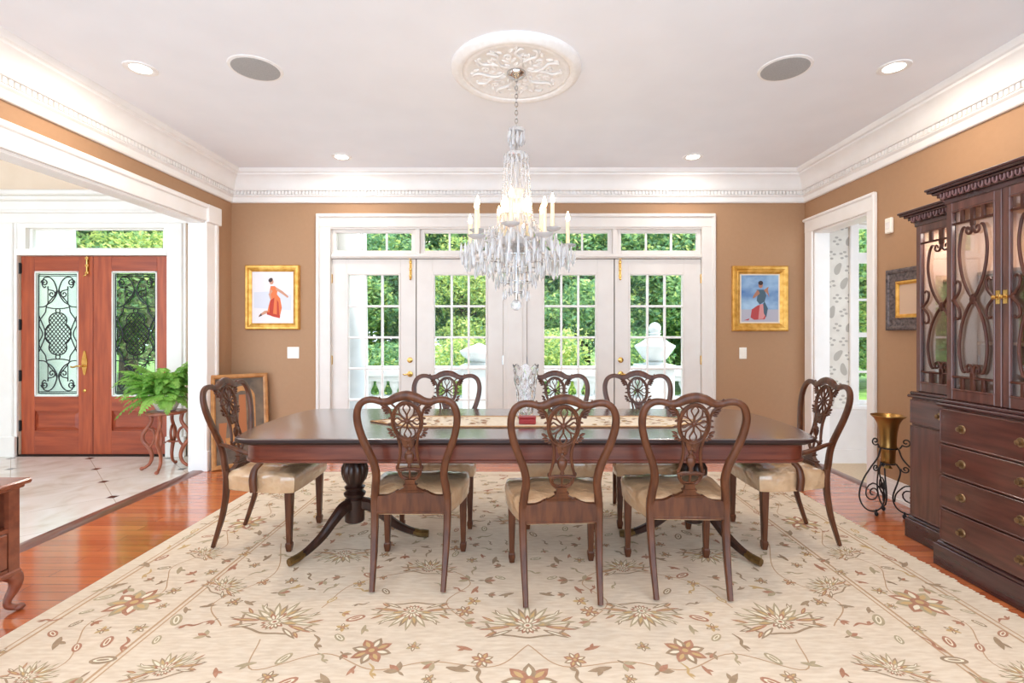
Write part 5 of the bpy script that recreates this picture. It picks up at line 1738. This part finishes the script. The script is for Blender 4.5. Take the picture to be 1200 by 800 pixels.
def dancer_right():
    x0, x1, z0, z1, y = 2.264, 2.855, 1.37, 2.06, YB
    t = thing('framed_painting', 'gilt framed painting of a dancer on a blue ground', 'painting', ((x0 + x1) / 2, y, (z0 + z1) / 2), 'gilt framed dancer paintings')
    b = MB()
    frame_front(b, x0, x1, z0, z1, y, [(0, 0), (0, 0.03), (0.012, 0.042), (0.035, 0.04), (0.05, 0.03), (0.058, 0.032), (0.08, 0.016), (0.084, 0.014), (0.084, 0)])
    b.build('frame', M['gold'], t, 25)
    g0, g1, h0, h1 = x0 + 0.082, x1 - 0.082, z0 + 0.082, z1 - 0.082
    p = MB()
    p.box(g0, g1, y - 0.012, y, h0, h1)
    W_, H_ = g1 - g0, h1 - h0
    def T(pts): return [(g0 + u * W_, h0 + v * H_) for u, v in pts]
    L = [y - 0.0125 - 0.0004 * i for i in range(8)]
    m_bg = noisy('painting_blue_ground', lin(70, 112, 170), lin(164, 196, 222), (3, 3, 5), 0.7)
    mats = [mat('painting_cream_mat', lin(228, 216, 198), 0.7), m_bg, mat('painting_floor_grey', lin(176, 176, 190), 0.7), mat('painting_teal', lin(72, 96, 112), 0.7), mat('painting_crimson', lin(178, 70, 72), 0.7), mat('painting_pink', lin(206, 140, 140), 0.7), mat('painting_skin_dark', lin(170, 118, 96), 0.7), mat('painting_hair', lin(48, 38, 42), 0.7)]
    flat(p, T([(0.04, 0.28), (0.96, 0.28), (0.96, 0.97), (0.04, 0.97)]), L[0], 1)
    flat(p, T([(0.04, 0.03), (0.96, 0.03), (0.96, 0.28), (0.04, 0.28)]), L[0], 2)
    flat(p, T([(0.44, 0.36), (0.62, 0.4), (0.68, 0.2), (0.62, 0.08), (0.36, 0.07), (0.27, 0.12), (0.3, 0.28)]), L[1], 4)
    flat(p, T([(0.5, 0.38), (0.62, 0.4), (0.66, 0.2), (0.58, 0.09), (0.46, 0.08)]), L[2], 5)
    flat(p, T([(0.62, 0.44), (0.7, 0.3), (0.66, 0.12), (0.6, 0.2), (0.58, 0.4)]), L[3], 3)
    flat(p, T([(0.42, 0.68), (0.62, 0.68), (0.66, 0.56), (0.62, 0.44), (0.5, 0.38), (0.42, 0.46), (0.44, 0.56)]), L[2], 3)
    flat(p, T([(0.44, 0.68), (0.34, 0.56), (0.32, 0.5), (0.38, 0.52), (0.5, 0.6), (0.48, 0.64)]), L[3], 6)
    flat(p, T([(0.6, 0.67), (0.7, 0.58), (0.74, 0.52), (0.7, 0.68), (0.72, 0.74), (0.68, 0.72)]), L[3], 6)
    flat(p, T(ell(0.52, 0.77, 0.055, 0.06)), L[3], 6)
    flat(p, T(ell(0.52, 0.815, 0.06, 0.045)), L[4], 7)
    flat(p, T([(0.1, 0.06), (0.24, 0.1), (0.22, 0.06)]), L[1], 4)
    p.build('canvas', mats, t, None)
dancer_right()

# carved grey frame on the right wall, partly behind the cabinet
def grey_picture():
    ya, yc_, z0, z1 = 4.14, 3.70, 1.37, 1.86
    t = thing('framed_picture', 'carved dark grey framed picture with gilt inner border, half hidden by cabinet', 'picture', (XR, (ya + yc_) / 2, (z0 + z1) / 2))
    R = Matrix.Translation((XR, 0, 0)) @ Matrix.Rotation(-pi / 2, 4, 'Z')   # local x -> -Y , local -y -> -X
    b = MB()
    b.M = R
    frame_front(b, -ya, -yc_, z0, z1, 0, [(0, 0), (0, 0.03), (0.012, 0.038), (0.03, 0.034), (0.036, 0.026), (0.085, 0.02), (0.095, 0.026), (0.105, 0.02), (0.105, 0)])
    b.build('frame', M['greyframe'], t, 25)
    b = MB()
    b.M = R
    frame_front(b, -ya + 0.1, -yc_ - 0.1, z0 + 0.1, z1 - 0.1, 0, [(0, 0), (0, 0.024), (0.014, 0.028), (0.028, 0.016), (0.028, 0)])
    b.build('inner_border', M['gold'], t, 25)
    MB().box(XR - 0.012, XR, yc_ + 0.12, ya - 0.12, z0 + 0.12, z1 - 0.12).build('canvas', mat('canvas_pale', lin(206, 176, 150), 0.7), t, None)
grey_picture()

# framed panel leaning across the corner behind the armchair
def corner_picture():
    t = thing('leaning_picture', 'oak framed dark picture of a wooden chair back, leaning in the corner on the floor', 'picture', (-2.8, 5.12, 0))
    W_, Hh = 0.52, 0.93
    lean = 0.10
    R = Matrix.Translation((-2.8, 5.08, 0.004)) @ Matrix.Rotation(radians(40), 4, 'Z') @ Matrix.Rotation(-lean, 4, 'X')
    b = MB(); b.M = R
    frame_front(b, -W_ / 2, W_ / 2, 0, Hh, 0.0, [(0, -0.02), (0, 0.02), (0.008, 0.028), (0.03, 0.026), (0.042, 0.014), (0.042, -0.02), (0, -0.02)])
    b.build('frame', M['oak'], t, 25)
    p = MB(); p.M = R
    p.box(-W_ / 2 + 0.035, W_ / 2 - 0.035, -0.006, 0.012, 0.035, Hh - 0.035)
    L = [-0.0065 - 0.0006 * i for i in range(5)]
    arch_ = [(0.02 + 0.12 * cos(pi * i / 10), 0.68 + 0.13 * sin(pi * i / 10)) for i in range(11)]
    arch_i = [(0.02 + 0.075 * cos(pi * i / 10), 0.68 + 0.08 * sin(pi * i / 10)) for i in range(11)]
    flat(p, arch_ + [(-0.1, 0.3), (-0.055, 0.3)] + arch_i[::-1] + [(0.095, 0.3), (0.14, 0.3)], L[0], 1)
    flat(p, [(-0.12, 0.22), (0.16, 0.22), (0.18, 0.3), (-0.14, 0.3)], L[1], 1)
    flat(p, [(-0.19, 0.45), (-0.12, 0.45), (-0.14, 0.2), (-0.19, 0.2)], L[0], 2)
    flat(p, [(-0.02, 0.3), (0.06, 0.3), (0.05, 0.72), (-0.01, 0.72)], L[1], 2)
    p.build('canvas', [noisy('panel_dark_ground', lin(84, 72, 62), lin(128, 108, 88), (6, 6, 6), 0.6), M['oak'], mat('panel_orange', lin(172, 104, 60), 0.6)], t, None)
corner_picture()

# switches and the wall sensor
def plate(name, label, cat, x, z, w, h, toggles):
    b = MB().bbox(x - w / 2, x + w / 2, YB - 0.008, YB, z - h / 2, z + h / 2, 0.003)
    o = tag(b.build(name, M['switch'], smooth=30, origin=(x, YB, z)), label, cat)
    for tx in toggles:
        MB().bbox(x + tx - 0.016, x + tx + 0.016, YB - 0.012, YB - 0.007, z - 0.033, z + 0.033, 0.002).build('rocker', M['switch'], o, 30)
plate('light_switch', 'white double light switch below the orange dancer painting', 'switch', -2.40, 1.14, 0.125, 0.122, (-0.024, 0.024))
plate('light_switch', 'white single light switch below the blue dancer painting', 'switch', 2.385, 1.135, 0.078, 0.122, (0,))
b = MB().bbox(XR - 0.028, XR, 4.085, 4.155, 2.165, 2.29, 0.006)
o = tag(b.build('wall_sensor', M['switch'], smooth=30, origin=(XR, 4.12, 2.23)), 'small white box high on the wall beside the doorway casing', 'sensor')
MB().bbox(XR - 0.03, XR - 0.026, 4.098, 4.142, 2.2, 2.255, 0.001).build('cover', M['porcelain'], o, None)

# ------------------------------------------------------------------ fern on its stand
def fern():
    x, y = -3.50, 5.0
    t = thing('plant_stand', 'carved wooden plant stand on curved legs beside the front door', 'stand', (x, y, 0))
    MB().lathe([(0.10, 0.545), (0.165, 0.55), (0.175, 0.56), (0.172, 0.572), (0.16, 0.576), (0.16, 0.58)], 36, x, y).build('top', M['stand'], t, 40)
    for k in range(4):
        a = radians(14) + TAU * k / 4
        c, s = cos(a), sin(a)
        def P(r, z): return (x + r * c, y + r * s, z)
        b = MB()
        n_ = (-s, c, 0)
        S = rect(0.034, 0.03, 0.35)
        b.sweep(cr([P(0.14, 0.55), P(0.13, 0.48), P(0.16, 0.42), P(0.20, 0.36), P(0.20, 0.29), P(0.15, 0.22), P(0.125, 0.14), P(0.14, 0.07), P(0.18, 0.03), P(0.215, 0.018)], 5), S, n_, [1.1, 0.95, 1, 1.1, 1.05, 1.1, 0.95, 0.85, 0.8, 0.7])
        b.sweep(cr([P(0.165, 0.415), P(0.125, 0.40), P(0.10, 0.34), P(0.115, 0.27), P(0.145, 0.225)], 5), rect(0.022, 0.024, 0.35), n_)
        b.ball(P(0.212, 0.018), (0.02, 0.02, 0.018), 8, 6)
        b.sweep([P(0.11, 0.27), P(0.02, 0.27)], rect(0.016, 0.016, 0.3), n_)
        b.build('leg', M['stand'], t, 50)
    zt = 0.581
    pt_ = thing('potted_fern', 'bushy green fern in a white pot on the plant stand', 'plant', (x, y, zt))
    MB().lathe([(0.075, zt), (0.085, zt + 0.01), (0.12, zt + 0.09), (0.135, zt + 0.15), (0.142, zt + 0.165), (0.13, zt + 0.165), (0.12, zt + 0.14), (0.02, zt + 0.135)], 32, x, y).build('pot', M['porcelain'], pt_, 50)
    rd = random.Random(21)
    b = MB()
    for k in range(130):
        a = rd.uniform(0, TAU)
        L = rd.uniform(0.22, 0.37)
        rise = rd.uniform(0.0, 0.26) if k % 3 else rd.uniform(0.16, 0.32)
        droop = rd.uniform(0.02, 0.22) if k % 3 else rd.uniform(-0.02, 0.14)
        c, s = cos(a), sin(a)
        if s > 0.4: L *= 0.75
        if c > 0.2: L *= 0.5
        p0 = V((x + 0.07 * c, y + 0.07 * s, zt + 0.15))
        pts = []
        for i in range(8):
            tt = i / 7
            pts.append(p0 + V((c * L * tt, s * L * tt, rise * sin(tt * pi * 0.62) - droop * tt * tt)))
        path = cr(pts, 2)
        b.mat(rd.randrange(2))
        side_ = V((-s, c, 0))
        m = len(path)
        for i in range(1, m - 1):
            tt = i / (m - 1)
            w = 0.062 * sin(pi * min(1, tt * 0.9 + 0.12)) + 0.006
            d = (path[i + 1] - path[i - 1]).normalized()
            for sg in (-1, 1):
                p = path[i]
                tip = p + side_ * (sg * w) + d * (w * 0.35) + V((0, 0, -w * 0.3 + rd.uniform(-0.008, 0.008)))
                e = d * 0.016
                mid_ = (p + tip) / 2 + V((0, 0, 0.006))
                b.add([p - e * 0.4, mid_ - e, tip, mid_ + e, p + e * 0.4], [(0, 1, 3, 4), (1, 2, 3)])
        b.tube(path, 0.0022, 4)
    f = b.build('fronds', [M['fern'], M['fern2']], pt_, None)
    f['kind'] = 'stuff'
fern()

# ------------------------------------------------------------------ brass trumpet vase in an iron scroll stand
def floor_vase():
    x, y = 2.735, 3.73
    prof = [(0.012, 0.345), (0.028, 0.35), (0.018, 0.37), (0.036, 0.385), (0.045, 0.40), (0.047, 0.46), (0.051, 0.50), (0.055, 0.505), (0.055, 0.512), (0.052, 0.52), (0.055, 0.58), (0.060, 0.63), (0.070, 0.68), (0.088, 0.716), (0.110, 0.737), (0.109, 0.742), (0.084, 0.718), (0.064, 0.68), (0.053, 0.62), (0.044, 0.52), (0.03, 0.42)]
    v = MB().lathe(prof, 40, x, y).build('vase', M['oldbrass'], smooth=40, origin=(x, y, 0.345))
    tag(v, 'brass trumpet vase held in the black iron scroll stand', 'vase')
    t = thing('vase_stand', 'black wrought iron scroll stand holding the brass vase beside the cabinet', 'stand', (x, y, 0))
    MB().torus((x, y, 0.50), 0.059, 0.0055, (0, 0, 1), 28, 6).build('ring', M['iron'], t)
    MB().torus((x, y, 0.385), 0.045, 0.005, (0, 0, 1), 24, 6).build('ring', M['iron'], t)
    for k in range(3):
        a = radians(190) + TAU * k / 3
        c, s = cos(a), sin(a)
        n_ = (-s, c, 0)
        def sp(r0, z0, R, a0, turns, d, n=18):
            out = []
            for i in range(n + 1):
                tt = i / n
                aa = a0 + d * TAU * turns * tt
                rr = R * (1 - 0.82 * tt)
                out.append((r0 + rr * cos(aa), z0 + rr * sin(aa)))
            return out
        b = MB()
        def tube(pts, r=0.0052):
            b.tube([(x + p[0] * c, y + p[0] * s, p[1]) for p in pts], r, 6)
        def sm(pts, n=6): return [(p[0], p[1]) for p in cr([(q[0], q[1], 0) for q in pts], n)]
        # tall lyre curve: collar, out to the belly, under to the foot
        tube(sm([(0.064, 0.50), (0.09, 0.43), (0.15, 0.36), (0.215, 0.27), (0.245, 0.17), (0.215, 0.085), (0.14, 0.04), (0.06, 0.06), (0.03, 0.14), (0.06, 0.26), (0.075, 0.34), (0.05, 0.39)]), 0.0056)
        tube(sp(0.13, 0.175, 0.07, pi / 2, 1.5, -1))
        tube(sm([(0.13, 0.245), (0.095, 0.23), (0.05, 0.17), (0.04, 0.11)]))
        tube(sp(0.108, 0.555, 0.032, -pi * 0.75, 1.3, 1))
        tube(sm([(0.07, 0.505), (0.078, 0.515), (0.086, 0.532)]))
        tube(sp(0.105, 0.36, 0.028, pi, 1.3, 1))
        b.ball((x + 0.10 * c, y + 0.10 * s, 0.018), (0.014, 0.014, 0.018), 8, 6)
        b.tube([(x + 0.10 * c, y + 0.10 * s, 0.02), (x + 0.10 * c, y + 0.10 * s, 0.05)], 0.006, 6)
        b.build('scroll_leg', M['iron'], t, 60)
floor_vase()

# ------------------------------------------------------------------ low cabinet at the edge, only its corner shows
def console():
    x0, x1, y0, y1 = -2.93, -2.44, 1.55, 2.455
    W = M['console']
    t = thing('side_cabinet', 'low wooden side cabinet on cabriole legs, its corner beside the planks', 'cabinet', ((x0 + x1) / 2, (y0 + y1) / 2, 0))
    b = MB()
    b.bbox(x0 - 0.02, x1 + 0.045, y0 - 0.04, y1 + 0.03, 0.615, 0.64, 0.008)
    b.bbox(x0 - 0.01, x1 + 0.025, y0 - 0.02, y1 + 0.012, 0.598, 0.617, 0.006)
    b.build('top', W, t, 30)
    b = MB()
    b.box(x0, x1, y1 - 0.022, y1, 0.2, 0.6).box(x0, x1, y0, y0 + 0.022, 0.2, 0.6).box(x0, x0 + 0.02, y0, y1, 0.2, 0.6)
    b.box(x0, x1, y0, y1, 0.2, 0.222).box(x0, x1, y0, y1, 0.395, 0.415)
    b.box(x1 - 0.02, x1 + 0.004, y1 - 0.05, y1 + 0.002, 0.2, 0.6).box(x1 - 0.02, x1 + 0.004, y0, y0 + 0.05, 0.2, 0.6)
    b.bbox(x0 - 0.005, x1 + 0.012, y0 - 0.008, y1 + 0.008, 0.18, 0.206, 0.006)
    b.build('case', W, t, None)
    d = MB().bbox(x1 - 0.018, x1 + 0.004, y0 + 0.055, y1 - 0.055, 0.226, 0.392, 0.004)
    o = d.build('drawer', W, t, None)
    for yy in (y0 + 0.25, y1 - 0.25):
        k = MB()
        k.M = Matrix.Translation((x1 + 0.004, yy, 0.31)) @ Matrix.Rotation(pi / 2, 4, 'Y')
        k.lathe([(0.014, 0), (0.006, 0.006), (0.006, 0.014), (0.013, 0.02), (0.004, 0.028)], 14)
        k.build('knob', M['oldbrass'], o)
    for (lx, ly, a) in ((x1 - 0.03, y1 - 0.03, pi / 4), (x1 - 0.03, y0 + 0.03, -pi / 4), (x0 + 0.03, y1 - 0.03, 3 * pi / 4), (x0 + 0.03, y0 + 0.03, -3 * pi / 4)):
        c, s = cos(a), sin(a)
        def P(r, z): return (lx + r * c, ly + r * s, z)
        l = MB()
        l.sweep(cr([P(0, 0.19), P(0.03, 0.165), P(0.03, 0.12), P(0.005, 0.06), P(0.01, 0.03), P(0.045, 0.014)], 5), rect(0.05, 0.05, 0.35), (-s, c, 0), [1.25, 1.25, 0.95, 0.62, 0.6, 0.5])
        l.ball(P(0.045, 0.016), (0.024, 0.024, 0.015), 10, 6)
        l.build('leg', W, t, 50)
M['console'] = wood('side_cabinet_wood', lin(120, 62, 43), lin(146, 82, 57), (4, 20, 20), 0.3, 0.3)
console()
# ------------------------------------------------------------------ outside: terrace, balustrade, lawn, trees
GZ = -0.25
struct(MB().box(-16, 12, YB + 0.17, 8.35, -0.35, -0.1).build('terrace', M['terrace']), 'pale stone terrace beyond the french doors', 'terrace')
struct(MB().box(-40, 40, 8.35, 60, -0.5, GZ).build('lawn', M['lawn'], smooth=None), 'green lawn beyond the terrace', 'lawn')

def balustrade():
    y = 7.85
    t = thing('balustrade', 'white stone balustrade along the terrace edge beyond the french doors', 'balustrade', (0, y, -0.1))
    z0 = -0.1
    b = MB()
    b.bbox(-5.0, 5.2, y - 0.14, y + 0.14, z0, 0.33, 0.012)
    b.bbox(-5.0, 5.2, y - 0.11, y + 0.11, 0.33, 0.37, 0.01)
    b.build('plinth', M['stone'], t, 30)
    b = MB()
    b.bbox(-5.0, 5.2, y - 0.12, y + 0.12, 0.61, 0.68, 0.012).bbox(-5.0, 5.2, y - 0.16, y + 0.16, 0.68, 0.80, 0.025).bbox(-5.0, 5.2, y - 0.13, y + 0.13, 0.80, 0.83, 0.012)
    b.build('handrail', M['stone'], t, 30)
    piers = (-4.2, -0.62, 2.12)
    first = None
    x = -4.6
    while x < 5.0:
        if all(abs(x - p) > 0.33 for p in piers):
            if first is None:
                first = MB().lathe([(0.075, 0.37), (0.075, 0.385), (0.05, 0.39), (0.045, 0.40), (0.038, 0.425), (0.040, 0.45), (0.055, 0.49), (0.076, 0.54), (0.082, 0.57), (0.076, 0.59), (0.085, 0.60), (0.085, 0.61)], 18, x, y).build('baluster', M['stone'], t, 40)
                fx = x
            else:
                o = first.copy()
                COL.objects.link(o)
                o.parent = t
                o.location.x = x - fx
        x += 0.205
    for p in piers:
        b = MB().bbox(p - 0.24, p + 0.24, y - 0.24, y + 0.24, z0, 0.80, 0.01).bbox(p - 0.28, p + 0.28, y - 0.28, y + 0.28, 0.80, 0.86, 0.02)
        b.build('pier', M['stone'], t, 30)
    # tall urn finial on the pier seen through the fourth door
    for p, lab in ((2.12, 'white urn with ball finial on the balustrade pier, seen through the fourth french door'), (-0.62, 'white lidded urn on the balustrade pier, seen through the second french door')):
        b = MB().lathe([(0.17, 0.862), (0.18, 0.88), (0.1, 0.91), (0.18, 0.95), (0.26, 1.06), (0.31, 1.13), (0.31, 1.155), (0.24, 1.19), (0.14, 1.26), (0.09, 1.30), (0.075, 1.32), (0.10, 1.345), (0.075, 1.355)] if p > 0 else
                       [(0.17, 0.862), (0.18, 0.88), (0.12, 0.9), (0.24, 0.98), (0.3, 1.05), (0.3, 1.07), (0.2, 1.12), (0.09, 1.16), (0.02, 1.19)], 32, p, y)
        if p > 0: b.ball((p, y, 1.42), 0.095, 16, 10)
        tag(b.build('urn', M['stone'], smooth=40, origin=(p, y, 0.862)), lab, 'urn')
balustrade()

def column(x, y, r, label):
    t = thing('porch_column', label, 'column', (x, y, -0.1))
    MB().lathe([(r, 0.12), (r * 0.99, 1.2), (r * 0.9, 3.2)], 32, x, y).build('shaft', M['stone'], t, 40)
    MB().bbox(x - r * 1.25, x + r * 1.25, y - r * 1.25, y + r * 1.25, -0.1, 0.02, 0.01).lathe([(r * 1.2, 0.02), (r * 1.22, 0.06), (r * 1.08, 0.1), (r, 0.13)], 32, x, y).build('base', M['stone'], t, 40)
    MB().lathe([(r * 0.9, 3.2), (r * 1.05, 3.25), (r * 1.15, 3.32)], 32, x, y).bbox(x - r * 1.2, x + r * 1.2, y - r * 1.2, y + r * 1.2, 3.32, 3.45, 0.01).build('capital', M['stone'], t, 40)
column(-2.12, 6.15, 0.27, 'round white porch column outside the first french door')
column(-6.68, 6.9, 0.50, 'thick white porch column outside the front doors')

def leaf_cloud(b, c, rad, n, size, rd, mats=(0, 1, 2), wts=(5, 4, 2), flat_=0.0):
    for i in range(n):
        while True:
            p = V((rd.uniform(-1, 1), rd.uniform(-1, 1), rd.uniform(-1, 1)))
            if 0.3 < p.length < 1: break
        # lumpy outline
        k = 0.86 + 0.16 * sin(5 * p.x + 2 * p.z) * cos(4 * p.y - 3 * p.z)
        q = V((c[0] + p.x * rad[0] * k, c[1] + p.y * rad[1] * k, c[2] + p.z * rad[2] * k))
        d = V((rd.gauss(0, 1), rd.gauss(0, 1), rd.gauss(0, 0.7))).normalized()
        e = d.orthogonal().normalized()
        e = (e * cos(i) + d.cross(e) * sin(i)).normalized()
        s = size * rd.uniform(0.6, 1.3)
        b.mat(rd.choices(mats, wts)[0])
        f = d.cross(e) * 0.15 * s
        b.add([q - d * s, q + e * s * 0.45 + f, q + d * s, q - e * s * 0.45 + f], [(0, 1, 2), (0, 2, 3)])

LM = [M['leaf1'], M['leaf2'], M['leaf3']]
def tree_proto(name, seed, h, wts, size=0.14, n=900):
    rd = random.Random(seed)
    t = thing(name, '', 'tree', (0, 0, 0))
    tr = MB()
    tr.tube(cr([(0, 0, 0), (0.06, 0.03, h * 0.3), (-0.05, 0.0, h * 0.6), (0, 0.02, h * 0.9)], 4), 0.16, 8, [1.3, 1, 0.6, 0.2])
    cr_ = MB()
    for k in range(9):
        a = TAU * k / 9 + rd.uniform(-0.3, 0.3)
        zz = h * rd.uniform(0.18, 0.85)
        r = h * 0.24 * (1.1 - abs(zz / h - 0.45))
        c = (r * cos(a), r * sin(a), zz)
        tr.tube([(0, 0, zz * 0.75), c], 0.05, 6, [1, 0.3])
        leaf_cloud(cr_, c, (h * 0.21, h * 0.21, h * 0.15), n, size, rd, (0, 1, 2), wts)
    leaf_cloud(cr_, (0, 0, h * 0.55), (h * 0.26, h * 0.26, h * 0.45), n * 2, size, rd, (0, 1, 2), wts)
    tr.build('trunk', M['bark'], t, 60)
    c_ = cr_.build('crown', LM, t, None)
    c_['kind'] = 'stuff'
    return t
def put_tree(p, used, x, y, rz, s, label, group):
    o = p if not used else copy_tree(p)
    o.location = (x, y, GZ)
    o.rotation_euler = (0, 0, rz)
    o.scale = (s, s, s)
    o['label'] = label
    o['group'] = group
    return o
TA = tree_proto('garden_tree', 1, 6.5, (5, 4, 1), 0.085, 2300)
TB = tree_proto('garden_tree', 2, 6.5, (3, 6, 1), 0.085, 2300)
TC = tree_proto('garden_tree', 3, 6.5, (4, 1, 6), 0.08, 2300)
rd = random.Random(8)
used = {0: False, 1: False, 2: False}
L_A = 'leafy green tree on the lawn beyond the balustrade'
L_F = 'leafy green tree standing beyond the front doors'
def plant(x, y, k, s=1.0, lab=L_A, grp='trees beyond the balustrade'):
    p = (TA, TB, TC)[k]
    put_tree(p, used[k], x, y, rd.uniform(0, TAU), s, lab, grp)
    used[k] = True
for (x, y, k, s) in ((-5.2, 13.5, 0, 1.0), (-3.3, 15.0, 1, 1.1), (-1.5, 13.8, 2, 0.85), (0.2, 15.2, 1, 1.05), (1.6, 13.4, 0, 0.95), (3.2, 14.8, 1, 1.1), (4.8, 13.6, 0, 1.0), (6.6, 15.2, 1, 1.05), (8.3, 13.6, 0, 1.0), (10.2, 14.4, 2, 1.0),
                    (-4.2, 18.0, 1, 1.3), (-1.0, 18.5, 0, 1.3), (2.4, 18.3, 1, 1.3), (5.6, 18.2, 0, 1.3), (-7.0, 17.5, 1, 1.3), (8.8, 18.0, 1, 1.3), (12.2, 17.0, 0, 1.3)):
    plant(x, y, k, s * 0.86)
for (x, y, k, s) in ((-10.2, 11.5, 0, 0.95), (-8.4, 12.4, 2, 0.8), (-12.2, 12.0, 1, 1.0), (-14.2, 13.4, 0, 1.1), (-9.6, 15.0, 1, 1.2), (-12.4, 16.0, 0, 1.3), (-16.0, 15.5, 1, 1.3)):
    plant(x, y, k, s, L_F, 'trees beyond the front doors')
# shrubs on the lawn just past the balustrade
def shrub(x, y, r, h, seed, wts, label):
    rd_ = random.Random(seed)
    t = thing('garden_shrub', label, 'shrub', (x, y, GZ), 'shrubs past the balustrade')
    MB().tube([(x, y, GZ), (x + 0.02, y, GZ + h * 0.6)], 0.04, 6).build('stem', M['bark'], t, 60)
    b = MB()
    leaf_cloud(b, (x, y, GZ + h * 0.55), (r, r, h * 0.55), 3600, 0.05, rd_, (0, 1, 2), wts)
    o = b.build('foliage', LM, t, None)
    o['kind'] = 'stuff'
shrub(-1.05, 9.6, 0.75, 1.55, 31, (2, 1, 7), 'bright yellow green shrub seen through the second french door')
shrub(0.75, 9.5, 0.8, 1.7, 32, (3, 1, 7), 'bright yellow green shrub seen through the third french door')
shrub(2.5, 10.6, 0.8, 1.6, 33, (4, 3, 2), 'mid green shrub between the third and fourth french doors')
shrub(-2.75, 10.2, 0.9, 1.4, 34, (4, 5, 1), 'dark green shrub seen through the first french door')

# ------------------------------------------------------------------ light, sky, camera
w = bpy.data.worlds.new('sky')
SC.world = w
w.use_nodes = True
nt = w.node_tree
bg = nt.nodes['Background']
tc = nt.nodes.new('ShaderNodeTexCoord')
sp = nt.nodes.new('ShaderNodeSeparateXYZ')
rp = nt.nodes.new('ShaderNodeValToRGB')
nt.links.new(tc.outputs['Generated'], sp.inputs[0])
nt.links.new(sp.outputs['Z'], rp.inputs['Fac'])
rp.color_ramp.elements[0].position = 0.0
rp.color_ramp.elements[0].color = (0.70, 0.845, 1.0, 1)
rp.color_ramp.elements[1].position = 0.7
rp.color_ramp.elements[1].color = (0.66, 0.82, 1.0, 1)
nt.links.new(rp.outputs['Color'], bg.inputs['Color'])
bg.inputs['Strength'].default_value = WORLD = 3.6
sun = bpy.data.lights.new('sun', 'SUN')
sun.energy = 4.5
sun.angle = radians(4)
sun.color = (1.0, 0.96, 0.88)
so = bpy.data.objects.new('sun', sun)
COL.objects.link(so)
so.location = (4, -6, 10)
d = V((-0.50, 0.22, -0.82)).normalized()
so.rotation_euler = d.to_track_quat('-Z', 'Y').to_euler()

cam = bpy.data.cameras.new('camera')
cam.sensor_width = 36
cam.lens = 590 / 1200 * 36
cam.shift_x = -8 / 1200
cam.shift_y = -10 / 1200
cam.clip_start = 0.05
cam.clip_end = 200
co = bpy.data.objects.new('camera', cam)
COL.objects.link(co)
co.location = (0, 0, 1.35)
co.rotation_euler = (pi / 2, 0, 0)
SC.camera = co
SC.view_settings.view_transform = 'Standard'
SC.view_settings.look = 'None'
SC.view_settings.exposure = 0.13
SC.view_settings.gamma = 1.0
SC.view_settings.use_curve_mapping = False
SC.cycles.use_denoising = True
SC.cycles.max_bounces = 14
SC.cycles.diffuse_bounces = 6
SC.cycles.transmission_bounces = 12
SC.cycles.transparent_max_bounces = 24
SC.cycles.sample_clamp_indirect = 6
